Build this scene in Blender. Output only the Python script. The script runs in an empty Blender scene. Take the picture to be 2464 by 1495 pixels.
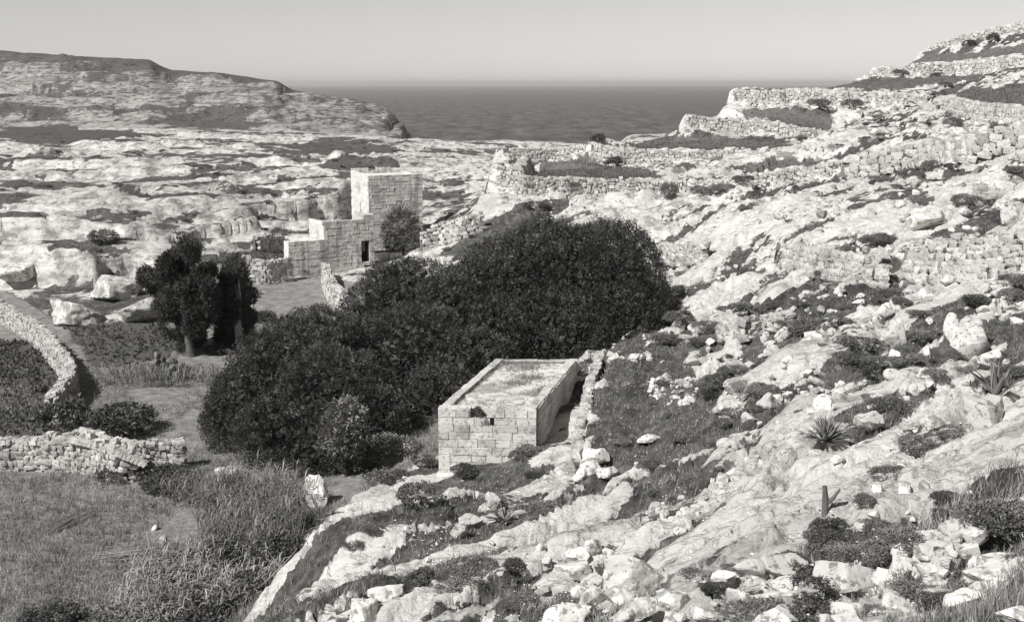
import bpy, math, random
import numpy as np
from mathutils import Vector, Matrix
random.seed(7); RNG = np.random.default_rng(7)
S = bpy.context.scene
COL = S.collection
# ------------------------------------------------------------------ camera, sky, sun, exposure
PITCH = math.radians(10.68)
CT, ST = math.cos(PITCH), math.sin(PITCH)
FOC, CX, CY = 2901.0, 1231.5, 747.5          # focal length and centre on a 2463 x 1495 plate
cam = bpy.data.cameras.new('camera'); camo = bpy.data.objects.new('camera', cam); COL.objects.link(camo)
cam.sensor_fit = 'HORIZONTAL'; cam.sensor_width = 36.0; cam.lens = 36.0 * FOC / 2463.0
cam.clip_start = 0.3; cam.clip_end = 60000
camo.location = (0, 0, 0); camo.rotation_euler = (math.pi / 2 - PITCH, 0, 0)
S.camera = camo
SUN_AZ = math.atan2(-0.72, -0.69); SUN_EL = math.radians(46)   # bearing from +Y, clockwise
W = bpy.data.worlds.new('World'); S.world = W; W.use_nodes = True
wn = W.node_tree; wn.nodes.clear()
sky = wn.nodes.new('ShaderNodeTexSky'); sky.sky_type = 'NISHITA'; sky.sun_disc = False
sky.sun_elevation = SUN_EL; sky.sun_rotation = SUN_AZ; sky.altitude = 40; sky.dust_density = 0.2
bw = wn.nodes.new('ShaderNodeRGBToBW')
tint = wn.nodes.new('ShaderNodeMix'); tint.data_type = 'RGBA'; tint.blend_type = 'MULTIPLY'
tint.inputs[0].default_value = 1.0; tint.inputs[7].default_value = (1, 0.985, 0.96, 1)
bg = wn.nodes.new('ShaderNodeBackground'); bg.inputs['Strength'].default_value = 0.050
wo = wn.nodes.new('ShaderNodeOutputWorld')
wn.links.new(sky.outputs[0], bw.inputs[0]); wn.links.new(bw.outputs[0], tint.inputs[6])
wn.links.new(tint.outputs[2], bg.inputs['Color']); wn.links.new(bg.outputs[0], wo.inputs['Surface'])
sl = bpy.data.lights.new('sun', 'SUN'); sl.energy = 3.3; sl.angle = math.radians(0.53); sl.color = (1, 0.985, 0.955)
so = bpy.data.objects.new('sun', sl); COL.objects.link(so)
sdir = Vector((math.sin(SUN_AZ) * math.cos(SUN_EL), math.cos(SUN_AZ) * math.cos(SUN_EL), math.sin(SUN_EL)))
so.rotation_euler = sdir.to_track_quat('Z', 'Y').to_euler(); so.location = sdir * 60
S.view_settings.view_transform = 'Standard'; S.view_settings.look = 'None'
S.view_settings.exposure = 0.85; S.view_settings.gamma = 1.0
# ------------------------------------------------------------------ noise, rays
def _h(ix, iy, iz, seed):
    h = (ix.astype(np.int64) * 374761393 + iy.astype(np.int64) * 668265263 + iz.astype(np.int64) * 2147483647 + seed * 1274126177) & 0xFFFFFFFF
    h = ((h ^ (h >> 13)) * 1274126177) & 0xFFFFFFFF
    h = ((h ^ (h >> 16)) * 2246822519) & 0xFFFFFFFF
    return ((h ^ (h >> 15)) & 0xFFFFFF) / 16777215.0
def noise(x, y, z=None, seed=0):
    x = np.asarray(x, float); y = np.asarray(y, float)
    fx = np.floor(x); fy = np.floor(y); tx = x - fx; ty = y - fy
    tx = tx * tx * tx * (tx * (tx * 6 - 15) + 10); ty = ty * ty * ty * (ty * (ty * 6 - 15) + 10)
    def lay(kz):
        a = _h(fx, fy, kz, seed); b = _h(fx + 1, fy, kz, seed); c = _h(fx, fy + 1, kz, seed); d = _h(fx + 1, fy + 1, kz, seed)
        return (a * (1 - tx) + b * tx) * (1 - ty) + (c * (1 - tx) + d * tx) * ty
    if z is None: return lay(np.zeros_like(fx))
    z = np.asarray(z, float); fz = np.floor(z); tz = z - fz; tz = tz * tz * (3 - 2 * tz)
    return lay(fz) * (1 - tz) + lay(fz + 1) * tz
def fbm(x, y, o=4, seed=0, g=0.5, z=None):
    s = 0; a = 1; t = 0
    for i in range(o):
        k = 2.03 ** i
        s = s + a * noise(x * k + 17.3 * i, y * k - 9.1 * i, None if z is None else z * k + 5.7 * i, seed + i); t += a; a *= g
    return s / t
def sst(a, b, x):
    t = np.clip((x - a) / (b - a), 0, 1); return t * t * (3 - 2 * t)
def ray(px, py):
    a = (px - CX) / FOC; b = -(py - CY) / FOC
    y = CT + b * ST; return a / y, (-ST + b * CT) / y      # X/Y and Z/Y
def at(px, py, Y):
    u, k = ray(px, py); return np.array((u * Y, Y, k * Y))
# ------------------------------------------------------------------ terrain: control points (plate x, plate y, depth) and (X/Y, depth, height)
CP = [(640,1495,25.6),(1231,1495,20.3),(1800,1495,14.5),(2463,1495,10.7),(900,1400,26),(760,1300,31.5),(870,1240,35.7),(1050,1160,41),
 (1231,1300,29.5),(1231,1200,36),(1400,1150,37),(1600,1300,23.5),(2000,1300,17),(2463,1300,14),(1600,1150,31),(1800,1150,26),(2200,1150,20),
 (2463,1150,17.5),(2000,1050,26),(1700,1050,34),(2463,1000,24),(1450,950,44),(1700,900,46),(1850,850,42),(2150,850,37),(2463,850,32),
 (1650,750,60),(1850,750,50),(2150,750,44),(2463,750,38),(1650,650,72),(1850,650,60),(2150,650,52),(2463,650,47),(1650,570,86),(1850,560,70),
 (2150,500,68),(2463,500,58),(1850,500,79),(1400,500,95),(1231,480,100),(1100,560,95),(1000,590,104),(1300,415,108),(1500,415,108),
 (1900,400,98),(2150,420,82),(2463,380,74),(1600,350,135),(1850,350,130),(2150,330,105),(2463,300,90),(1880,285,150),(2200,270,125),
 (2463,240,105),(2000,210,175),(2250,200,165),(2463,200,140),(2300,170,180),(2463,160,170),(2350,125,195),(2463,62,200),(2300,95,207),
 (1231,340,315),(1000,340,320),(1380,335,305),(1150,470,112),(1100,400,170),(950,380,200),(700,400,170),(300,430,140),(0,430,135),
 (0,350,215),(300,350,215),(600,370,220),(0,312,275),(300,312,280),(0,525,104),(300,525,104),(600,480,125),(700,500,125),(700,600,105),(700,560,118)]
CW = [(-.6,40,-15),(-.6,80,-15),(-.4,35,-15),(-.4,60,-15),(-.4,85,-14.8),(-.25,45,-15),(-.25,70,-15),(-.2,34,-15),(-.15,55,-15),(-.13,90,-14.6),
 (-.2,88,-14.8),(0,58,-14.2),(0,75,-13.2),(-.08,70,-14.3),(.03,62,-13.6),(0,3,-2.2),(0,8,-4.2),(.4,3,-1.9),(.4,6,-3.2),(-.5,3,-2.8),(-.5,10,-7),(-.5,20,-12),
 (-.3,24,-13.2),(-.22,29,-14.6),(.6,10,-3.8),(.6,25,-4.5),(.6,50,-2),(.6,90,6),(.6,150,14),(.6,250,16),(-.6,130,-10),(-.6,220,-10),(-.6,280,-10),
 (.42,300,9),(.36,280,0),(.3,260,-12),(.22,240,-17),(.14,230,-18),(.08,200,-15),(.3,330,-30),(.42,400,-6),(.15,330,-22),(-.03,118,-11.8),(-.03,138,-12.8),(-.055,122,-13.2),(-.02,150,-12.5),(.6,400,10),(0,380,-30)]
def _pts():
    P = []
    for px, py, Y in CP:
        u, k = ray(px, py); P.append((u, math.log(Y), k * Y))
    for u, Y, z in CW: P.append((u, math.log(Y), z))
    return np.array(P)
_P = _pts()
def _tps(r2): return np.where(r2 > 1e-12, r2 * np.log(np.maximum(r2, 1e-12)) * 0.5, 0)
_n = len(_P)
_A = np.zeros((_n + 3, _n + 3))
_A[:_n, :_n] = _tps((_P[:, None, 0] - _P[None, :, 0]) ** 2 + (_P[:, None, 1] - _P[None, :, 1]) ** 2) + np.eye(_n) * 2e-4
_A[:_n, _n] = 1; _A[:_n, _n + 1:] = _P[:, :2]; _A[_n, :_n] = 1; _A[_n + 1:, :_n] = _P[:, :2].T
_w = np.linalg.solve(_A, np.r_[_P[:, 2], 0, 0, 0])
def smooth_z(u, v):
    o = np.zeros_like(u)
    uf, vf, of = u.ravel(), v.ravel(), o.ravel()
    for i in range(0, uf.size, 40000):
        a = uf[i:i + 40000]; b = vf[i:i + 40000]
        r2 = (a[:, None] - _P[None, :, 0]) ** 2 + (b[:, None] - _P[None, :, 1]) ** 2
        of[i:i + 40000] = _tps(r2) @ _w[:_n] + _w[_n] + a * _w[_n + 1] + b * _w[_n + 2]
    return o
GU = np.linspace(-0.64, 0.64, 585)
def _rows():
    y = [1.0]
    while y[-1] < 660: y.append(y[-1] * (1.03 if y[-1] < 4 else 1.01 if y[-1] < 8 else 1.0052 if y[-1] < 260 else 1.008))
    return np.array(y)
GY = _rows(); GV = np.log(GY)
cu, cv = np.meshgrid(np.linspace(-0.64, 0.64, 130), np.linspace(GV[0], GV[-1], 330), indexing='ij')
cz = smooth_z(cu, cv)
def bil(A, fu, fv):
    fu = np.clip(fu, 0, A.shape[0] - 1.001); fv = np.clip(fv, 0, A.shape[1] - 1.001)
    i = fu.astype(int); j = fv.astype(int); a = fu - i; b = fv - j
    return (A[i, j] * (1 - a) + A[i + 1, j] * a) * (1 - b) + (A[i, j + 1] * (1 - a) + A[i + 1, j + 1] * a) * b
TU, TV = np.meshgrid(GU, GV, indexing='ij')
Z = bil(cz, (TU + 0.64) / 1.28 * 129, (TV - GV[0]) / (GV[-1] - GV[0]) * 329)
TY = np.exp(TV); TX = TU * TY
# far headland: crest line against sky and sea
HS = [(-700,110),(0,122),(180,134),(359,143),(380,155),(410,167),(537,177),(667,196),(704,216),(782,230),(850,237),(929,260),(960,290),(977,311),(992,335),(1010,420),(1500,520)]
_hu = [ray(p[0], p[1])[0] for p in HS]; _hk = [ray(p[0], p[1])[1] for p in HS]
hk = np.interp(TU, _hu, _hk)
Yr = 440 + 40 * np.sin(TU * 9)
crest = hk * Yr
t = np.clip((TY - 285) / (Yr - 285), 0, 1)
prof = 0.35 * t + 0.65 * sst(0, 1, t)
foot = np.where(TU < -0.2, -10.5, -10.5 - 5 * sst(-0.2, -0.05, TU))
head = np.where(TY < Yr, foot + (crest - foot) * prof, crest - (TY - Yr) * 0.08 - np.maximum(TY - Yr - 60, 0) * .5)
left = 1 - sst(-0.075, -0.06, TU)
far = left * head + (1 - left) * (-15 - sst(320, 390, TY) * 45)
fb = sst(270, 318, TY) * (1 - sst(0.05, 0.1, TU))
Z = Z * (1 - fb) + far * fb
# ------------------------------------------------------------------ steps in the ground: retaining walls and rock ledges
# name: (list of plate x, base y, top y, depth), reach in front, reach behind, strength
STEPS = {
 'hut_terrace': ([(1440,872,838,52),(1410,962,905,46),(1392,1060,992,41.5),(1378,1165,1085,37.5)], 1.4, 3.5),
 'A': ([(1195,462,392,101),(1260,472,430,100),(1400,474,432,101),(1550,474,436,101),(1700,468,440,99),(1800,452,425,96),(1950,436,405,93),(2060,412,384,91)], 4, 12),
 'Q': ([(1225,384,362,127),(1330,384,360,128),(1420,386,352,126)], 5, 8),
 'B': ([(1420,388,345,124),(1500,398,362,122),(1650,400,366,121),(1800,398,366,119),(1910,392,372,116)], 5, 12),
 'C': ([(1655,306,280,142),(1760,322,290,141),(1880,330,302,139),(1990,338,320,136)], 5, 12),
 'D': ([(1765,258,222,160),(1850,258,222,158),(1980,262,222,154),(2120,262,226,150),(2230,255,232,147)], 6, 14),
 'E': ([(2100,186,170,185),(2200,188,160,180),(2330,186,152,176),(2463,180,140,172),(2600,170,128,170)], 6, 12),
 'F': ([(2235,124,113,212),(2330,118,84,208),(2463,104,54,202),(2600,85,25,200)], 6, 12),
 'cliff1': ([(-200,692,600,88),(60,690,598,89),(160,690,600,88),(235,690,612,88),(300,668,622,93)], 4, 5),
 'cliff2': ([(-200,600,530,100),(120,604,528,101),(300,606,526,101),(430,612,540,104),(500,600,548,108),(620,575,545,114)], 4, 8),
 'cliff3': ([(620,520,495,124),(700,530,478,127),(770,528,462,131),(850,522,445,138),(900,510,440,146)], 5, 9),
}
def polyline(pts):
    return np.array([np.r_[at(p[0], p[1], p[3]), at(p[0], p[2], p[3])[2]] for p in pts])   # x, y, zbase, ztop
def resample(L, step):
    seg = np.hypot(np.diff(L[:, 0]), np.diff(L[:, 1])); s = np.r_[0, np.cumsum(seg)]
    n = max(2, int(s[-1] / step) + 1); q = np.linspace(0, s[-1], n)
    return np.stack([np.interp(q, s, L[:, k]) for k in range(L.shape[1])], 1)
def apply_step(L, rf, rb, wob=0.0, soft=0.25, seed=1):
    x0, x1 = L[:, 0].min() - rb, L[:, 0].max() + rb; y0, y1 = L[:, 1].min() - rb, L[:, 1].max() + rb
    m = (TX > x0) & (TX < x1) & (TY > y0) & (TY < y1)
    X, Y = TX[m], TY[m]
    R = resample(L, 0.7); T = np.gradient(R[:, :2], axis=0); T /= np.linalg.norm(T, axis=1)[:, None]
    best = np.full(X.shape, 1e9); sd = np.zeros(X.shape); zb = np.zeros(X.shape); zt = np.zeros(X.shape); al = np.zeros(X.shape)
    for i in range(len(R)):
        dx = X - R[i, 0]; dy = Y - R[i, 1]; d = dx * dx + dy * dy; k = d < best
        best[k] = d[k]; sd[k] = (-dx * T[i, 1] + dy * T[i, 0])[k]; zb[k] = R[i, 2]; zt[k] = R[i, 3]; al[k] = (dx * T[i, 0] + dy * T[i, 1])[k]
    if wob: sd = sd + (fbm(X * 0.35, Y * 0.35, 3, seed) - 0.5) * wob * 2
    d = np.sqrt(best)
    wgt = np.where(sd > 0, 1 - sst(rb * 0.5, rb, d), 1 - sst(rf * 0.4, rf, d)) 
    wgt = wgt * (1 - sst(.4, 2.0, np.abs(al)))
    tgt = zb + (zt - zb) * sst(-soft, soft, sd - 0.15)
    Z[m] = Z[m] * (1 - wgt) + tgt * wgt
for i, (k, (p, rf, rb)) in enumerate(STEPS.items()):
    cl = k.startswith('cliff')
    apply_step(polyline(p), rf, rb, 1.2 if cl else 0.15, 0.7 if cl else 0.22, 30 + i)
# ------------------------------------------------------------------ lookups on the ground
def gz(x, y, A=None):
    x = np.asarray(x, float); y = np.maximum(np.asarray(y, float), 1.01)
    return bil(Z if A is None else A, (x / y + 0.64) / 1.28 * (len(GU) - 1), np.interp(np.log(y), GV, np.arange(len(GV))))
def hit(px, py, ymin=4.0, strict=False):
    u, k = ray(px, py); f = (u + 0.64) / 1.28 * (len(GU) - 1); i = int(min(max(f, 0), len(GU) - 2)); a = f - i
    zc = Z[i] * (1 - a) + Z[i + 1] * a; d = zc - k * GY
    ok = np.where((d[1:] >= 0) & (d[:-1] < 0) & (GY[1:] > ymin))[0]
    if not len(ok):
        if strict: return None
        w = np.where(GY > 9, d / GY, -9); j = int(np.argmax(w)); return np.array((u * GY[j], GY[j], zc[j]))
    j = ok[0]; s = -d[j] / (d[j + 1] - d[j]); Y = GY[j] + s * (GY[j + 1] - GY[j])
    return np.array((u * Y, Y, k * Y))
# ------------------------------------------------------------------ where fields and grass lie (world outlines)
def floor_pt(px, py, z=-15.0):
    u, k = ray(px, py); Y = z / k; return (u * Y, Y)
def inside(poly, X, Y):
    poly = np.asarray(poly); r = np.zeros(X.shape, bool)
    m = (X > poly[:, 0].min()) & (X < poly[:, 0].max()) & (Y > poly[:, 1].min()) & (Y < poly[:, 1].max())
    x, y = X[m], Y[m]; c = np.zeros(x.shape, bool)
    for i in range(len(poly)):
        x0, y0 = poly[i - 1]; x1, y1 = poly[i]
        if y0 == y1: continue
        c ^= ((y0 > y) != (y1 > y)) & (x < (x1 - x0) * (y - y0) / (y1 - y0) + x0)
    r[m] = c; return r
FLOOR = [floor_pt(*p) for p in [(-900,1480),(560,1560),(690,1420),(735,1320),(850,1225),(1040,1150)]] + [(-0.8,50.5),(2.6,52),(4,60),(2,70),(-2,78),(-6,84)] + \
        [floor_pt(*p) for p in [(760,672),(700,684),(590,692),(520,720),(370,765),(150,765),(60,722),(0,706),(-400,700)]]
def hitpoly(P):
    return [tuple(hit(*p)[:2]) for p in P]
Z0 = Z.copy()
GRASS = [hitpoly(p) for p in [
 [(1255,420),(1300,396),(1380,386),(1450,391),(1560,408),(1600,428),(1560,432),(1460,434),(1350,428)],          # field A
 [(1500,338),(1640,330),(1760,330),(1880,337),(1905,350),(1890,364),(1700,362),(1560,358),(1505,350)],           # field B
 [(1765,268),(1850,261),(1960,266),(2010,285),(2000,308),(1940,314),(1880,298),(1790,282)],                      # field C
 [(1890,212),(2050,196),(2200,188),(2370,176),(2350,196),(2240,212),(2120,220),(1980,218)],                      # field D
 [(2180,146),(2330,128),(2470,106),(2470,132),(2330,146),(2220,154)],                                            # field E
 [(2300,222),(2380,212),(2470,204),(2470,262),(2390,258),(2310,242)],                                            # right field
 [(1790,398),(1900,385),(2010,384),(2030,392),(1950,402),(1850,418),(1790,420)],
 [(1540,312),(1600,302),(1640,306),(1620,314)],
 [(2160,116),(2300,92),(2470,42),(2470,52),(2330,84),(2240,112)],
 ]]
LAWN = [hitpoly(p) for p in [                                                                                     # rough grass among rock
 [(1420,1080),(1428,960),(1450,840),(1560,815),(1640,830),(1640,870),(1760,900),(1745,960),(1700,1010),(1690,1080),(1560,1110)],
 [(1120,1200),(1240,1170),(1330,1180),(1300,1230),(1180,1260)],
 [(960,1290),(1100,1290),(1230,1300),(1210,1400),(1090,1430),(980,1400)],
 [(1040,1165),(1180,1130),(1330,1050),(1380,1040),(1370,1090),(1240,1160),(1120,1200)],
 [(1480,1170),(1640,1150),(1760,1180),(1740,1230),(1600,1230)],
 [(1850,770),(1990,740),(2100,790),(1990,850),(1880,860)],
 [(2130,740),(2280,700),(2330,730),(2240,790)],
 [(1940,860),(2060,820),(2090,850),(2040,880)],
 [(1800,900),(1860,930),(1830,990),(1740,1030)],
 [(1980,950),(2160,930),(2170,980),(2060,1010)],
 [(2080,1090),(2270,990),(2330,1010),(2160,1140)],
 [(1950,1290),(2260,1250),(2320,1290),(2260,1350),(2000,1350)],
 [(2330,1270),(2470,1190),(2470,1320),(2360,1330)],
 [(1530,1290),(1560,1240),(1680,1180),(1800,1160),(1700,1260)],
 [(1820,1380),(1960,1330),(2060,1400),(2240,1440),(2120,1495),(1830,1495)],
 [(1560,1350),(1640,1330),(1720,1350),(1640,1390)],
 [(2200,560),(2370,510),(2400,540),(2260,580)],
 [(1900,490),(2000,460),(2200,450),(2260,470),(2060,500)],
 [(2240,640),(2460,600),(2463,640),(2300,668)],
 [(860,1330),(960,1240),(1080,1190),(1060,1240),(940,1330)],
 [(1560,740),(1650,640),(1700,640),(1680,700),(1640,760),(1560,810)],
 [(1230,1440),(1400,1400),(1500,1420),(1400,1495),(1200,1495)],
 [(1020,440),(1120,460),(1180,480),(1080,520),(1030,480)],
 ]]
FAR_GRASS = [hitpoly(p) for p in [
 [(520,370),(700,362),(900,352),(960,358),(820,370),(640,382)], [(700,396),(850,384),(1000,372),(900,395),(760,408)],
 [(0,305),(170,300),(330,318),(350,335),(150,345),(0,338)], [(500,345),(700,340),(900,338),(900,345),(700,350)],
 ]]
DARK_GRASS = [hitpoly(p) for p in [[(640,575),(660,552),(780,532),(782,575),(700,580)], [(505,640),(520,612),(685,602),(690,636),(600,640)]]]
F_floor = inside(FLOOR, TX, TY)
def soft(mask_list, X, Y, wob=0.5, sc=0.6):
    xw = X + (fbm(X * sc, Y * sc, 3, 91) - .5) * wob * 2; yw = Y + (fbm(X * sc, Y * sc, 3, 92) - .5) * wob * 3
    r = np.zeros(X.shape, bool)
    for p in mask_list: r |= inside(p, xw, yw)
    return r.astype(float)
def blur(A, n=2):
    for _ in range(n):
        B = A.copy(); B[1:-1] = (A[:-2] + 2 * A[1:-1] + A[2:]) / 4; A = B.copy(); A[:, 1:-1] = (B[:, :-2] + 2 * B[:, 1:-1] + B[:, 2:]) / 4
    return A
m_field = soft(GRASS, TX, TY, .4); m_lawn = soft(LAWN, TX, TY, 1.0, .9); m_farg = soft(FAR_GRASS, TX, TY, 3, .1); m_dark = soft(DARK_GRASS, TX, TY, .6)
m_floor = F_floor.astype(float)
flat = np.clip(blur(np.maximum.reduce([m_field, m_floor, m_dark, m_farg * .8]), 3), 0, 1)
lawnb = blur(m_lawn, 4)
# ------------------------------------------------------------------ rock relief
right = sst(-0.10, 0.02, TU + (fbm(TX * .05, TY * .05, 2, 3) - .5) * .1) * (1 - sst(230, 300, TY))
right = np.maximum(right, 1 - sst(46, 56, TY))
s_ = 0.81 * TX + 0.59 * TY; t_ = -0.59 * TX + 0.81 * TY
wv = (fbm(TX * .06, TY * .06, 3, 11) - .5) * 7
sc = 1.0 / (1 + np.maximum(TY - 40, 0) / 90)                         # broader forms further off
h1 = fbm(s_ * .11, (t_ + wv) * .40, 3, 21); b1 = np.abs(2 * h1 - 1)
h2 = fbm(s_ * .36, (t_ + wv * .6) * 1.25, 3, 31); b2 = np.abs(2 * h2 - 1)
h3 = fbm(TX * 1.9, TY * 1.9, 3, 41)
big = fbm(TX * .07, TY * .07, 3, 51)
relief_r = (np.power(np.minimum(b1 * 2.2, 1), .55) - .6) * .75 + (np.power(np.minimum(b2 * 2.4, 1), .6) - .6) * .26 + (h3 - .5) * .12 + (big - .5) * 1.0
# sharp downhill edges of the beds
q = (t_ + wv * .8) / 1.9 + (fbm(TX * .5, TY * .5, 2, 61) - .5) * .7; fq = q - np.floor(q)
relief_r += (fq - .5) * .34 * sst(.35, .65, fbm(TX * .13, TY * .13, 2, 71)) * np.where(fq > .93, (1 - fq) / .07, 1)
q3 = (t_ + wv * .5) / .62 + (fbm(TX * 1.1, TY * 1.1, 2, 63) - .5) * .9; f3 = q3 - np.floor(q3)
relief_r += (f3 - .5) * .13 * sst(.42, .6, fbm(TX * .3, TY * .3, 2, 73)) * np.where(f3 > .88, (1 - f3) / .12, 1)
crk = np.abs(2 * fbm(s_ * .5, t_ * 1.1, 3, 75) - 1); crk2 = np.abs(2 * fbm(TX * .55, TY * .55, 3, 76) - 1)
relief_r -= (1 - sst(0, .045, crk)) * .16 + (1 - sst(0, .03, crk2)) * .18 + (fbm(TX * 3.5, TY * 3.5, 3, 78) - .5) * .13
band = (fbm(s_ * .125, (t_ + wv * .6) * .46, 4, 112) - .5) * 2.9 + (fbm(TX * .85, TY * .6, 4, 118) - .5) * 1.5 + (fbm(s_ * .20, (t_ + wv * .3) * 1.5, 3, 113) - .5) * 1.5 + (1 - sst(38, 60, TY)) * ((fbm(s_ * .11, (t_ + wv * .25) * .85, 4, 114) - .5) * 4.4 + .40)
relief_r -= sst(.0, .35, band) * .26 - .1
lb = fbm(TX / 28, TY / 13, 4, 81); ls = fbm(TX / 11, TY / 5, 3, 85)
zl = Z + (lb - .5) * 5.0 + (ls - .5) * 1.2
hst = 1.15 * (0.8 + .5 * fbm(TX / 60, TY / 60, 2, 88)); ql = zl / hst; fl = ql - np.floor(ql)
zl2 = (np.floor(ql) + sst(.55, .95, fl)) * hst
amp_l = sst(86, 112, TY) * (1 - .5 * sst(170, 330, TY)) 
q5 = (zl2 + (fbm(TX / 2.5, TY / 6, 3, 89) - .5) * 1.3) / .42; f5 = q5 - np.floor(q5); zl3 = (np.floor(q5) + sst(.35, .75, f5)) * .42
zl2 = zl2 * .35 + zl3 * .65
relief_l = (zl2 * .8 + zl * .2 - Z) * amp_l + (fbm(TX * .8, TY * .5, 3, 87) - .5) * .35
relief = relief_r * right + relief_l * (1 - right)
hd = fb * left                                                      # headland beds
zh = Z + (fbm(TX / 30, TY / 30, 3, 101) - .5) * 5; qh = zh / 3.3; fh = qh - np.floor(qh)
zh2 = (np.floor(qh) + sst(.5, .9, fh)) * 3.3
q6 = (zh2 + (fbm(TX / 7, TY / 14, 3, 109) - .5) * 3) / 1.1; f6 = q6 - np.floor(q6); zh2 = zh2 * .4 + .6 * (np.floor(q6) + sst(.3, .7, f6)) * 1.1
rel_h = (zh2 - Z) * .9 * sst(.0, .25, t) * (1 - sst(.82, .97, t)) + (fbm(TX / 9, TY / 9, 4, 103) - .5) * 3.0 * sst(0, .3, t) * (1 - .8 * sst(.8, 1, t))
relief = relief * (1 - fb) + rel_h * hd + fb * (1 - left) * (fbm(TX / 12, TY / 20, 4, 104) - .5) * 2.2 * (1 - sst(322, 340, TY))
crestk = 1 - .75 * sst(190, 215, TY) * right
Z += relief * (1 - flat * .96) * (1 - lawnb * .6) * crestk + flat * (fbm(TX * .5, TY * .5, 3, 105) - .5) * .14 + lawnb * (fbm(TX * .9, TY * .9, 3, 106) - .5) * .3
nearc = .35 + .65 * sst(3, 11, TY); Z = Z * nearc + (Z0 - .2) * (1 - nearc); Z = np.where(TY < 3, np.minimum(Z, -1.7), Z)
# footing of the hut
def _pp(px, py, z):
    u, k = ray(px, py); Y = z / k; return np.array((u * Y, Y))
_fl, _fr, _bl, _br = _pp(1053.5, 981, -11.6), _pp(1290.5, 985.5, -11.6), _pp(1191, 864.2, -11.6), _pp(1389, 864.7, -11.6)
_hp = np.array([(*(_fl + (-.4, -.3)), -14.25), (*(_fr + (.3, -.4)), -13.0), (*((_fl + _fr) / 2 + (0, -.4)), -13.65), (*(_br + (.4, .2)), -12.35), (*((_fr + _br) / 2 + (.4, 0)), -12.65), (*(_bl + (-.5, .3)), -14.4),
  (*((_fl + _bl) / 2 + (-.5, 0)), -14.4), (*((_bl + _br) / 2 + (0, .5)), -13.5), (*((_fl + _br) / 2), -13.7), (*(_fl + (.6, -1.6)), -13.9), (*(_fr + (.2, -1.8)), -12.75), (*(_fl + (-2, -1)), -14.5)])
def _patch(P, d0, d1):
    m = (TX > P[:, 0].min() - 3) & (TX < P[:, 0].max() + 3) & (TY > P[:, 1].min() - 3) & (TY < P[:, 1].max() + 3)
    X, Y = TX[m], TY[m]; d2 = (X[:, None] - P[None, :, 0]) ** 2 + (Y[:, None] - P[None, :, 1]) ** 2
    w = 1 / (d2 + .05) ** 1.5; z = (w * P[None, :, 2]).sum(1) / w.sum(1)
    cx, cy = (X - _fl[0]), (Y - _fl[1]); ax = (_fr - _fl); ay = (_bl - _fl); dt = ax[0] * ay[1] - ax[1] * ay[0]
    a = (cx * ay[1] - cy * ay[0]) / dt; b = (ax[0] * cy - ax[1] * cx) / dt
    dx = np.maximum(np.maximum(-a, a - 1), 0) * np.hypot(*ax); dy = np.maximum(np.maximum(-b, b - 1), 0) * np.hypot(*ay); d = np.hypot(dx, dy)
    k = 1 - sst(d0, d1, d); Z[m] = Z[m] * (1 - k) + (z + (fbm(X * 1.5, Y * 1.5, 3, 77) - .5) * .12) * k
_patch(_hp, .8, 1.7)
# ------------------------------------------------------------------ plant cover on the ground
crev = (1 - sst(.03, .17, b1)) * .75 + (1 - sst(.03, .15, b2)) * .42
patch = fbm(TX * .16, TY * .16, 4, 111)
veg_r = band + (patch - .5) * 1.3 + crev * .3 + .20 + .09 * sst(45, 70, TY) + (1 - sst(0, .05, crk)) * .2
tread = sst(.0, .12, fl) * (1 - sst(.42, .62, fl))
veg_l = tread * .42 + (fbm(TX / 10, TY / 5, 4, 115) - .5) * 2.6 + .08 + (fbm(TX / 2.6, TY / 4, 3, 116) - .5) * 1.0 + sst(.0, .1, f5) * (1 - sst(.3, .5, f5)) * .25
th = sst(.0, .1, fh) * (1 - sst(.4, .6, fh))
veg_h = .30 + th * .3 + (fbm(TX / 6, TY / 8, 3, 119) - .5) * 1.6 + sst(.0, .1, f6) * (1 - sst(.25, .45, f6)) * .25 + (fbm(TX / 40, TY / 18, 4, 117) - .5) * 2.0 + sst(.72, .86, t) * .5 - .5 * sst(-.23, -.13, TU)
veg = veg_r * right + veg_l * (1 - right)
veg = veg * (1 - hd) + veg_h * hd
gy_ = np.gradient(Z, axis=1) / np.gradient(TY, axis=1); gx_ = np.gradient(Z, axis=0) / np.maximum(np.gradient(TX, axis=0), 1e-6); slope = np.hypot(gx_, gy_)
veg = veg - sst(.55, 1.3, slope) * .75 * sst(60, 90, TY) - sst(.9, 1.8, slope) * .3 * sst(50, 70, TY)
veg = np.clip(veg, 0, .85)
solid = blur(soft(LAWN[:1] + LAWN[-2:-1], TX, TY, .8, .9), 3)
veg = np.maximum(veg, np.maximum.reduce([np.minimum(lawnb * (.70 + band * .8), .95), solid * .95, m_farg * .9]))
veg = np.maximum(veg, m_floor)
mask = np.zeros(TX.shape + (4,), np.float32)
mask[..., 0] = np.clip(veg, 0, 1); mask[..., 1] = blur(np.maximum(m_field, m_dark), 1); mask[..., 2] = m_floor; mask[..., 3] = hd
zone = np.zeros(TX.shape + (4,), np.float32); zone[..., 0] = sst(55, 110, TY); zone[..., 1] = right; zone[..., 3] = 1
CROP_A = [(150,768),(370,766),(440,800),(450,850),(300,880),(215,880),(195,830)]; CROP_B = [(-60,800),(80,812),(130,860),(160,920),(140,970),(100,1030),(60,1120),(-60,1120)]
zone[..., 2] = blur(soft([[floor_pt(*q) for q in c] for c in (CROP_A, CROP_B)], TX, TY, .3), 1)
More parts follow.
